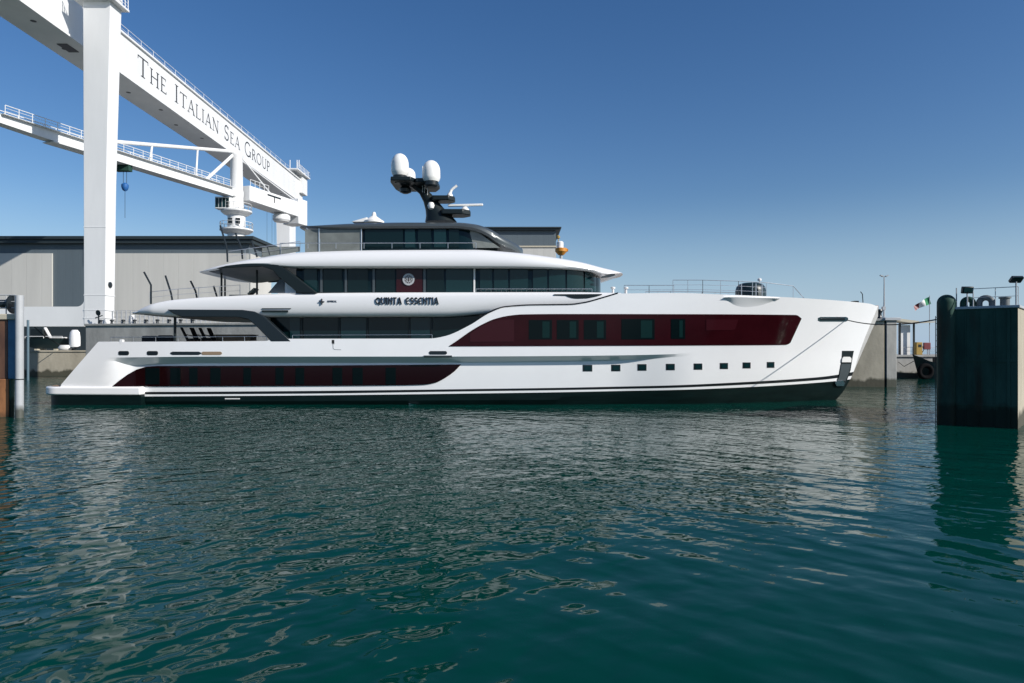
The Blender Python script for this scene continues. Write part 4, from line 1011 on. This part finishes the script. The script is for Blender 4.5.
# ================================================================== things on the quays
fz = QT+0.25
f0, f1 = quay_pt(0.035, 0.6, fz), quay_pt(0.42, 0.6, fz)
t = thing('quay_fence', f0, 'pale steel fence along the high quay behind the stern', 'fence')
nn = 56; fp0 = None
for i in range(nn+1):
    p = f0.lerp(f1, i/nn)
    if fp0 is None:
        fp0 = MB().box(f0.x-0.06, f0.x+0.06, f0.y-0.04, f0.y+0.04, f0.z, f0.z+1.55).build('fence_post', M['greypost'], t, smooth=0); base = Vector(fp0.location)
    else:
        c = fp0.copy(); COL.objects.link(c); c.parent = t; c.location = base + (p-f0)
mb = MB()
for h in (0.3, 0.8, 1.3, 1.55): mb.bar(f0+Vector((0,0.06,h)), f1+Vector((0,0.06,h)), 0.04, 0.05)
mb.build('fence_rail', M['greypost'], t, smooth=0)
first = None
for i in range(9):
    p = quay_pt(0.02+0.017*i, 0.3, QT+0.25)
    if first is None:
        first = thing('mooring_bollard', p, 'small dark mooring bollard on the edge of the high quay', 'bollard', 'bollards along the high quay')
        mb = MB(); mb.lathe(p, [(0.2,0),(0.15,0.08),(0.14,0.28),(0.24,0.36),(0.2,0.46),(0.05,0.5)], 14); mb.build('post', M['dark'], first)
    else:
        c = copy_tree(first); c.location = p
p = quay_pt(0.058, 1.4, QT)
t = tag(MB().lathe(p+Vector((0,0,0)), [(0.42,0),(0.42,0.9),(0.36,1.0),(0.36,1.25),(0.3,1.3)], 16).build('white_drum', M['white']), 'white drum standing behind the quay fence', 'drum')
# figure-like dark machinery at the leg foot
p = quay_pt(0.016, 0.4, QT+0.25)
t = thing('valve_stand', p, 'dark pipe valve stand at the foot of the gantry leg', 'valve')
mb = MB(); mb.tube([p, p+Vector((0,0,1.2))], 0.08, 8); mb.tube([p+Vector((-0.4,0,0.7)), p+Vector((0.45,0,1.0))], 0.06, 8); mb.build('pipe', M['dark'], t)
mb = MB(); mb.lathe(p+Vector((0,-0.1,1.3)), [(0.34,-0.03),(0.34,0.03)], 18, axis=(0.3,1,0.2)); mb.build('hand_wheel', M['dark'], t)

# under the sill: workboat laid up on the low quay with painted dark hall panel behind
t = thing('work_boat', (WX(52,96),96,QZ), 'dark green workboat with white wheelhouse parked under the gantry sill', 'boat')
mb = MB(); a, b = WX(30,96), WX(74,96)
secs = [(a,0.9,0.5),(a+1.2,1.1,0.2),(b-2.4,1.1,0.2),(b-0.8,0.7,0.4),(b,0.1,0.9)]
mb.skin([[(x,96-h*0.5,QZ+0.25+l),(x,96-h,QZ+1.9),(x,96+h,QZ+1.9),(x,96+h*0.5,QZ+0.25+l)] for x, h, l in secs], True, True); ho = mb.build('hull', M['blackhull'], t, smooth=30)
mb = MB(); rail(mb, [(a,95,QZ+1.9),(b-1,95,QZ+1.9)], 0.25, 0.05, 3, ()); mb.build('hull_rail', M['white'], ho)
mb = MB(); mb.box(a+0.6, a+2.4, 95.2, 96.8, QZ+1.9, QZ+3.2); mb.build('wheelhouse', M['charcoal'], t, bevel=0.08)
mb = MB(); mb.bar((WX(47,96),95.6,QZ+3.4), (WX(53,96),95.6,QZ+1.9), 0.5, 0.16); mb.bar((WX(52,96),95.6,QZ+1.98), (WX(68,96),95.6,QZ+1.98), 0.5, 0.16); mb.build('davit', M['white'], t, bevel=0.03)
mb = MB()
for x in (a+1.5, b-2): mb.box(x-0.2, x+0.2, 95, 97, QZ, QZ+0.42)
mb.build('keel_block', M['beige'], t)
t = thing('white_dinghy', (WX(78,95),95,QZ), 'small white dinghy stood on its end beside the quay corner', 'dinghy')
mb = MB(); xx = WX(77.5,95)
mb.skin([[(xx-0.8*k,94.4,z),(xx-0.45*k,94.4-0.45*k,z),(xx,94.4-0.62*k,z),(xx+0.45*k,94.4-0.45*k,z),(xx+0.8*k,94.4,z),(xx,94.4+0.5*k,z)] for k, z in ((0.95,QZ+0.7),(1.0,QZ+1.2),(0.98,QZ+2.0),(0.85,QZ+2.7),(0.5,QZ+3.05))], True, True); mb.build('hull', M['gel2'], t, smooth=60)
mb = MB(); mb.box(xx-0.16, xx+0.16, 93.62, 94.6, QZ+0.5, QZ+0.69); mb.build('skeg', M['hardtop'], t)
mb = MB(); mb.tube([(xx-1.0,94.2,QZ),(xx+0.9,94.2,QZ+0.75)], 0.09, 6); mb.tube([(xx+1.0,94.2,QZ),(xx-0.9,94.2,QZ+0.75)], 0.09, 6); mb.build('cradle', M['dark'], t)
t = tag(MB().skin([[(WX(66.5,94.4)+s*1.05*c_, 94.0+0.5*s_, QZ+0.42+0.02*s) for c_, s_ in ((-1,0),(0,-1),(1,0),(0,1))] if False else [(WX(66.5,94.4)+r_*math.cos(a_), 94.2+0.6*r_*math.sin(a_), z_) for a_ in [2*math.pi*k/16 for k in range(16)]] for r_, z_ in ((0.4,QZ+0.12),(0.9,QZ+0.3),(1.0,QZ+0.6),(0.7,QZ+0.95))], True, True).build('buoy', M['white'], smooth=60), 'squat white buoy lying on the low quay', 'buoy')
# blue mooring pole
t = tag(MB().tube([(WX(28,80),80,-1),(WX(28,80),80,WZ(320,80))], 0.13, 10).build('mooring_pole', M['polegrey']), 'thin blue pole standing in the water before the low quay', 'pole')
mb = MB(); mb.tube([(WX(25,84),84,WZ(318,84)), (WX(44,86),86,WZ(336,86)), (WX(60,92),92,WZ(345,92))], 0.05, 6)
tag(mb.build('mooring_line', M['rope']), 'dark line sagging from the left pile under the gantry sill', 'rope')

# near left: steel dolphin
DL = 37.6
t = thing('mooring_dolphin', (WX(4,DL), DL, 0), 'rusty brown and blue steel dolphin at the left edge of the water', 'dolphin')
mb = MB(); mb.box(-34, WX(7.2,DL), DL, DL+0.35, WZ(379,DL), WZ(319.6,DL)); mb.build('upper_panel', M['brown'], t, bevel=0.03)
mb = MB(); mb.box(WX(7.2,DL)+0.005, WX(15,DL), DL+0.03, DL+0.25, WZ(379,DL), WZ(319.6,DL)); mb.build('corner_panel', M['blue'], t, bevel=0.03)
mb = MB(); mb.box(-34, WX(8.4,DL), DL-0.05, DL+0.35, -1.5, WZ(379,DL)-0.004); mb.build('lower_panel', M['rust'], t, bevel=0.03)
mb = MB(); mb.box(WX(8.4,DL)+0.005, WX(10.4,DL), DL+0.02, DL+0.3, -1.5, WZ(379,DL)-0.004); mb.build('corner_post', M['steelgreen'], t, bevel=0.03)
mb = MB(); mb.box(-34, WX(16,DL), DL-0.1, DL+0.45, WZ(319.6,DL)+0.003, WZ(314,DL)); mb.build('cap_beam', M['beige'], t, bevel=0.03)
for x, z in ((2.6,329.5),(9.5,330.5),(0.4,363)):
    pass
mb = MB(); rail(mb, [(-34,DL+0.1,WZ(314,DL)), (WX(14,DL),DL+0.1,WZ(314,DL))], 1.05, 0.035, 0.5, (0.33,0.66)); mb.build('guard_rail', M['greypost'], t)
t = thing('cable_drum', (WX(4,DL+0.3), DL+0.3, WZ(314,DL)), 'dark cable drum on top of the dolphin at the left edge', 'drum')
z0 = WZ(314,DL)+0.01
mb = MB(); mb.lathe((WX(3,DL+0.3),DL+0.3,z0+0.55), [(0.25,-0.6),(0.25,0.6)], 14, axis=(1,0,0)); mb.build('core', M['dark'], t)
for s_ in (-0.6, 0.55):
    mb = MB(); mb.lathe((WX(3,DL+0.3)+s_,DL+0.3,z0+0.55), [(0.54,0),(0.54,0.06)], 20, axis=(1,0,0)); mb.build('flange', M['dark'], t)
p = Vector((WX(19.5,DL-0.4),DL-0.4,0))
t = thing('guide_pile', p, 'round pale grey guide pile rising from the water beside the dolphin', 'pile')
mb = MB(); mb.tube([p+Vector((0,0,-1.5)), p+Vector((0,0,WZ(296,DL)))], 0.2, 18); mb.build('shaft', M['greypost'], t)
mb = MB(); mb.lathe(p, [(0.215,WZ(379,DL)-0.02),(0.215,WZ(379,DL)+0.03)], 18); mb.build('collar', M['dark'], t)

# ================================================================== right side
# dock gate at the end of the high quay
gx0, gx1 = WX(886.6, 66.4), WX(896.8, 66.4)
t = thing('dock_gate', ((gx0+gx1)/2, 66.6, 0), 'narrow grey dock gate pillar at the end of the tan quay', 'gate')
mb = MB(); mb.box(gx0, gx1, 66.4, 70, -2, WZ(320.5,66.4)); mb.build('body', M['concrete'], t, bevel=0.04)
mb = MB(); mb.box(gx0-0.25, gx1+0.3, 66.2, 70, WZ(320.5,66.4)+0.003, WZ(317.6,66.4)); mb.build('cap', M['greypost'], t, bevel=0.03)
mb = MB(); mb.box(QR.x+0.02, gx0-0.01, 66.62, 70, -2, WZ(321,66.4)); mb.build('rubber_seal', M['rubber'], t)
# capstan gear on the quay end
p = Vector((WX(879,67.4),67.4,QT+0.25))
t = thing('capstan', p, 'dark capstan with brown motor on the end of the tan quay', 'capstan')
mb = MB(); mb.lathe(p, [(0.42,0),(0.30,0.15),(0.22,0.5),(0.34,0.8),(0.3,0.95)], 16); mb.build('drum', M['dark'], t)
mb = MB(); mb.box(p.x-0.25, p.x+0.12, p.y+0.3, p.y+0.9, p.z, p.z+1.35); mb.build('motor', M['rust'], t, bevel=0.04)
mb = MB(); mb.tube([p+Vector((0.45,0,0)), p+Vector((0.45,0,1.3))], 0.06, 8); mb.box(p.x+0.3, p.x+0.62, p.y-0.1, p.y+0.1, p.z+0.9, p.z+1.2); mb.build('control_box', M['greypost'], t)
# street lamp
p = Vector((WX(884.2,70),70,QT)); ztl = WZ(276.5,70)
t = thing('lamp_post', p, 'tall thin double headed lamp post beyond the bow', 'lamp post')
mb = MB(); mb.tube([p, (p.x,p.y,ztl)], [0.10,0.05], 8); mb.tube([(p.x-0.3,p.y,ztl-0.02),(p.x+0.3,p.y,ztl-0.02)], 0.03, 6); mb.build('pole', M['greypost'], t)
for s_ in (-1, 1):
    mb = MB(); mb.bar((p.x+0.12*s_,p.y,ztl+0.02), (p.x+0.42*s_,p.y,ztl+0.12), 0.2, 0.1); mb.build('lamp_head', M['greypost'], t)
# mooring line from bow to caisson
A = Vector(proj(846,320,hs)) + Vector((0,-0.1,0)); B = Vector((21.3, 34.3, WZ(319.5,34.2)))
pts = [A.lerp(B, i/24) - Vector((0,0,0.30*4*(i/24)*(1-i/24))) for i in range(25)]
tag(MB().tube(pts, 0.035, 6).build('mooring_rope', M['rope']), 'dark mooring rope slung from the yacht bow to the right caisson', 'rope')

# far quay furniture
FQ = 87.0; fz = WZ(357, FQ)+0.25
x0 = WX(898, 90)
t = thing('harbour_kiosk', (x0, 90, fz), 'small open kiosk with sloping canopy on the far quay', 'kiosk')
for k in (0.15, 2.0):
    mb = MB(); mb.box(x0+k, x0+k+0.18, 89.9, 90.1, fz, WZ(323,90)); mb.build('post', M['charcoal'], t)
mb = MB(); mb.box(x0+0.4, x0+1.9, 90.5, 90.7, fz, WZ(325,90)); mb.build('wall', M['white'], t)
mb = MB(); mb.bar((x0-0.8,90.6,WZ(319.5,90)), (x0+2.4,90.6,WZ(322.5,90)), 2.4, 0.35, (0,0,1)); mb.bar((x0+2.4,90.6,WZ(322.8,90)), (x0+4.6,90.6,WZ(322.0,90)), 2.4, 0.14, (0,0,1)); mb.build('canopy', M['beige'], t)
px_ = Vector((WX(929.6,90),90,fz)); zf = WZ(296.5,90)
t = thing('flag_pole', px_, 'slim flagpole flying a green white and red flag on the far quay', 'flag pole')
mb = MB(); mb.tube([px_, (px_.x,90,zf+0.1)], 0.05, 8); mb.build('pole', M['greypost'], t)
mb = MB(); vs = []; fs = []; NXF = 24; NYF = 6; mi = []
for i in range(NXF+1):
    u = i/NXF
    for j in range(NYF+1):
        v = j/NYF
        x = px_.x - 0.05 - 2.0*u; z = zf - 0.05 - 0.95*v*(1-0.35*u) - 1.25*u**1.2
        y = 90 + 0.22*math.sin(u*9+v*2)*u**0.5
        vs.append((x+0.25*v*(1-u), y, z))
for i in range(NXF):
    for j in range(NYF):
        a = i*(NYF+1)+j; fs.append((a, a+1, a+NYF+2, a+NYF+1)); mi.append(0 if i < 8 else 1 if i < 16 else 2)
mb.v = vs; mb.f = fs; mb.m = mi
mb.build('flag', [M['green'], M['white'], M['red']], t, smooth=80)
x = WX(918.5,89)
t = thing('fuel_pump', (x,89,fz), 'yellow pump cabinet on the far quay beside the flagpole', 'pump')
mb = MB(); mb.box(x-0.45, x+0.35, 88.7, 89.3, fz, fz+1.65); mb.build('cabinet', M['yellow'], t, bevel=0.04)
mb = MB(); mb.box(x-0.2, x+0.2, 88.68, 88.695, fz+1.0, fz+1.35); mb.build('display', M['dark'], t)
mb = MB(); mb.tube([(x+0.4,88.9,fz+1.2),(x+0.65,88.9,fz+0.7),(x+0.42,88.9,fz+0.3)], 0.04, 6); mb.build('hose', M['rubber'], t)
x = WX(927.5,89)
t = thing('lifebuoy_stand', (x,89,fz), 'red lifebuoy box on a stand left of the flagpole foot', 'lifebuoy')
mb = MB(); mb.tube([(x,89,fz),(x,89,fz+0.8)], 0.06, 8); mb.build('post', M['greypost'], t)
mb = MB(); mb.box(x-0.55, x+0.35, 88.85, 89.1, fz+0.7, fz+1.6); mb.build('box', M['red'], t, bevel=0.05)
t = thing('quay_railing', (WX(912,89),89.5,fz), 'thin railing along the edge of the far quay', 'railing')
mb = MB(); rail(mb, [(WX(904,89.6),89.6,fz),(WX(945,89.6),89.6,fz)], 1.0, 0.035, 1.0, (0.5,)); mb.build('rail', M['greypost'], t)
# dark boat bow and fender tyre against the far quay
xb_ = WX(926,84.5)
t = thing('moored_boat', (xb_,84.5,0), 'small black hulled boat moored against the far quay', 'boat')
mb = MB()
mb.skin([[(x,84.6-h,0.0-0.3),(x,84.6-h*1.25,zt_2),(x,84.6+h*1.25,zt_2),(x,84.6+h,-0.3)] for x, h, zt_2 in ((xb_-1.6,0.05,3.0),(xb_-1.1,0.5,2.7),(xb_-0.2,0.9,2.2),(xb_+1.4,1.1,1.8),(xb_+4.5,1.15,1.7))], True, True)
mb.v = [(x - (0.9 if z < 0 else 0)*-1*(1 if x < xb_ else 0), y, z) for x, y, z in mb.v]
mb.build('hull', M['blackhull'], t, smooth=40)
mb = MB(); mb.box(xb_+1.2, xb_+3.2, 84.0, 85.2, 1.75, 2.7); mb.build('cabin', M['charcoal'], t, bevel=0.06)
c = Vector((WX(926.5,82.8),83.0,0.95)); mb = MB()
rings = []
for k in range(25):
    a = 2*math.pi*k/24; rr = Vector((math.cos(a),0,math.sin(a)))
    rings.append([c+rr*(0.75+0.26*math.cos(2*math.pi*q/10))+Vector((0,0.26*math.sin(2*math.pi*q/10),0)) for q in range(10)])
mb.skin(rings, True, False); tag(mb.build('fender_tyre', M['rubber'], smooth=60), 'black tyre fender hung on the small dark boat', 'tyre')
pts = [(WX(897.5,86.9),86.7,WZ(362,86.7)) , (WX(905,86),86.2,WZ(366.5,86)), (WX(914,85.4),85.4,WZ(361,85.4))]
tag(MB().tube(pts, 0.04, 6).build('boat_line', M['rope']), 'slack dark line from the far quay wall to the small boat', 'rope')

# caisson (dock gate pontoon) near right
C = Vector((WX(1018,32.0), 32.0, 0)); Lc = Vector((WX(954.5,33.7), 33.7, 0))
dl = (Lc-C).normalized(); nr = Vector((-dl.y, dl.x, 0))
if nr.y < 0: nr = -nr
ct = WZ(308.6, 32.8)
t = thing('dock_caisson', (C.x, C.y, 0), 'dark green steel caisson with pale top edge at the right side of the water', 'caisson')
P = [C, C+nr*9, Lc+nr*9, Lc]
mb = MB(); mb.prism([(p.x,p.y) for p in P], -2, ct, 'z'); 
# sunlit right face painted paler, in the tan concrete material, than the shaded steel
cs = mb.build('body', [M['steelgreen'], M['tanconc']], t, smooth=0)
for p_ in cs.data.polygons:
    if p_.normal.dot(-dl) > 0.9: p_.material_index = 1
mb = MB(); e = 0.07
P2 = [C-dl*0.08-nr*e, C-dl*0.08+nr*9, Lc+dl*0.02+nr*9, Lc+dl*0.02-nr*e]
mb.prism([(p.x,p.y) for p in P2], ct+0.003, ct+0.13, 'z'); mb.build('deck_edge', M['greypost'], t, smooth=0, bevel=0.02)
mb = MB()
for q in (0.14,): mb.bar(C.lerp(Lc,q)*1.0+Vector((0,0,0)) - nr*0.02 + Vector((0,0,-1)), C.lerp(Lc,q)-nr*0.02+Vector((0,0,ct-0.1)), 0.12, 0.06, nr)
for z in (1.05, 3.2): mb.bar(C-nr*0.02+Vector((0,0,z)), Lc-nr*0.02+Vector((0,0,z)), 0.05, 0.12)
for q in (0.36, 0.6, 0.82): mb.bar(C.lerp(Lc,q)-nr*0.015+Vector((0,0,-1)), C.lerp(Lc,q)-nr*0.015+Vector((0,0,ct-0.05)), 0.04, 0.04, nr)
mb.build('stiffener', M['steelgreen'], t, smooth=0)
# vertical fender cylinder
pc = Vector((WX(946.5,34.0), 34.0, 0))
mb = MB(); zt2 = WZ(295,34); mb.lathe(pc, [(0.42,-2),(0.42,zt2-0.4)] + [(0.42*math.cos(R(a)), zt2-0.4+0.42*math.sin(R(a))) for a in range(10, 91, 10)], 24); mb.build('fender_column', M['steelgreen'], t, smooth=50)
mb = MB(); lx = WX(937,34.3)
for dx in (-0.07, 0.11): mb.tube([(lx+dx,34.3,-1),(lx+dx,34.3,WZ(316,34.3))], 0.02, 6)
for i in range(19): mb.tube([(lx-0.07,34.3,0.1+i*0.29),(lx+0.11,34.3,0.1+i*0.29)], 0.016, 5)
mb.tube([(lx+0.1,34.3,WZ(316,34.3)),(pc.x,34.2,WZ(316,34.3))], 0.02, 6)
mb.build('ladder', M['dark'], t)
def onc(q, back, z=0): return C.lerp(Lc, q) + nr*back + Vector((0,0,ct+0.13+z))
def goose(q, back, r, h, name_m, dirv):
    p = onc(q, back); pts = [p, p+Vector((0,0,h))]
    for a in range(20, 181, 20): pts.append(p+Vector((0,0,h)) + dirv*(r*(1-math.cos(R(a)))) + Vector((0,0,r*math.sin(R(a)))))
    pts.append(pts[-1]-Vector((0,0,0.15)))
    mb = MB(); mb.tube(pts, 0.14, 12); return mb.build('vent_pipe', name_m, t, smooth=60)
goose(0.88, 0.35, 0.2, 0.18, M['steelgreen'], -dl); goose(0.62, 0.4, 0.26, 0.16, M['ventgrey'], -dl)
mb = MB(); q = onc(0.22, 0.5); mb.lathe(q, [(0.2,0),(0.2,0.34),(0.26,0.36),(0.26,0.42)], 16); mb.build('hatch', M['ventgrey'], t)
mb = MB(); mb.tube([onc(0.98,0.2), onc(0.98,0.2,0.95)], 0.03, 6); mb.tube([onc(0.7,0.1), onc(0.7,0.1,0.65)], 0.03, 6)
rail(mb, [onc(0.7,0.1), onc(0.0,0.1)], 0.86, 0.02, 1.0, (0.5,)); mb.build('guard_rail', M['greypost'], t)
# floodlights standing on the caisson
def flood(q, back, h, label, tilt):
    p = onc(q, back); o = thing('flood_light', p, label, 'floodlight')
    mb = MB(); mb.tube([p, p+Vector((0,0,h))], 0.035, 8); mb.build('post', M['greypost'], o)
    c = p+Vector((0,0,h+0.1)); mb = MB()
    mb.bar(c-Vector((0.27,0,0)), c+Vector((0.27,0,0)), 0.16, 0.34, (0.0,-0.5+tilt,1)); hd_ = mb.build('housing', M['dark'], o, bevel=0.03)
    mb = MB(); mb.bar(c-Vector((0.22,0.1,0)), c+Vector((0.22,-0.1,0)), 0.02, 0.26, (0.0,-0.5+tilt,1)); mb.build('lens', M['glass2'], hd_)
flood(0.80, 0.15, 0.72, 'black floodlight on a short post above the left end of the caisson', 0.3)
flood(0.03, 0.05, 1.1, 'black floodlight on the post nearest the right picture edge', -0.6)

for o in list(bpy.data.objects):
    if o.type == 'MESH' and len(o.data.polygons) == 0: bpy.data.objects.remove(o)
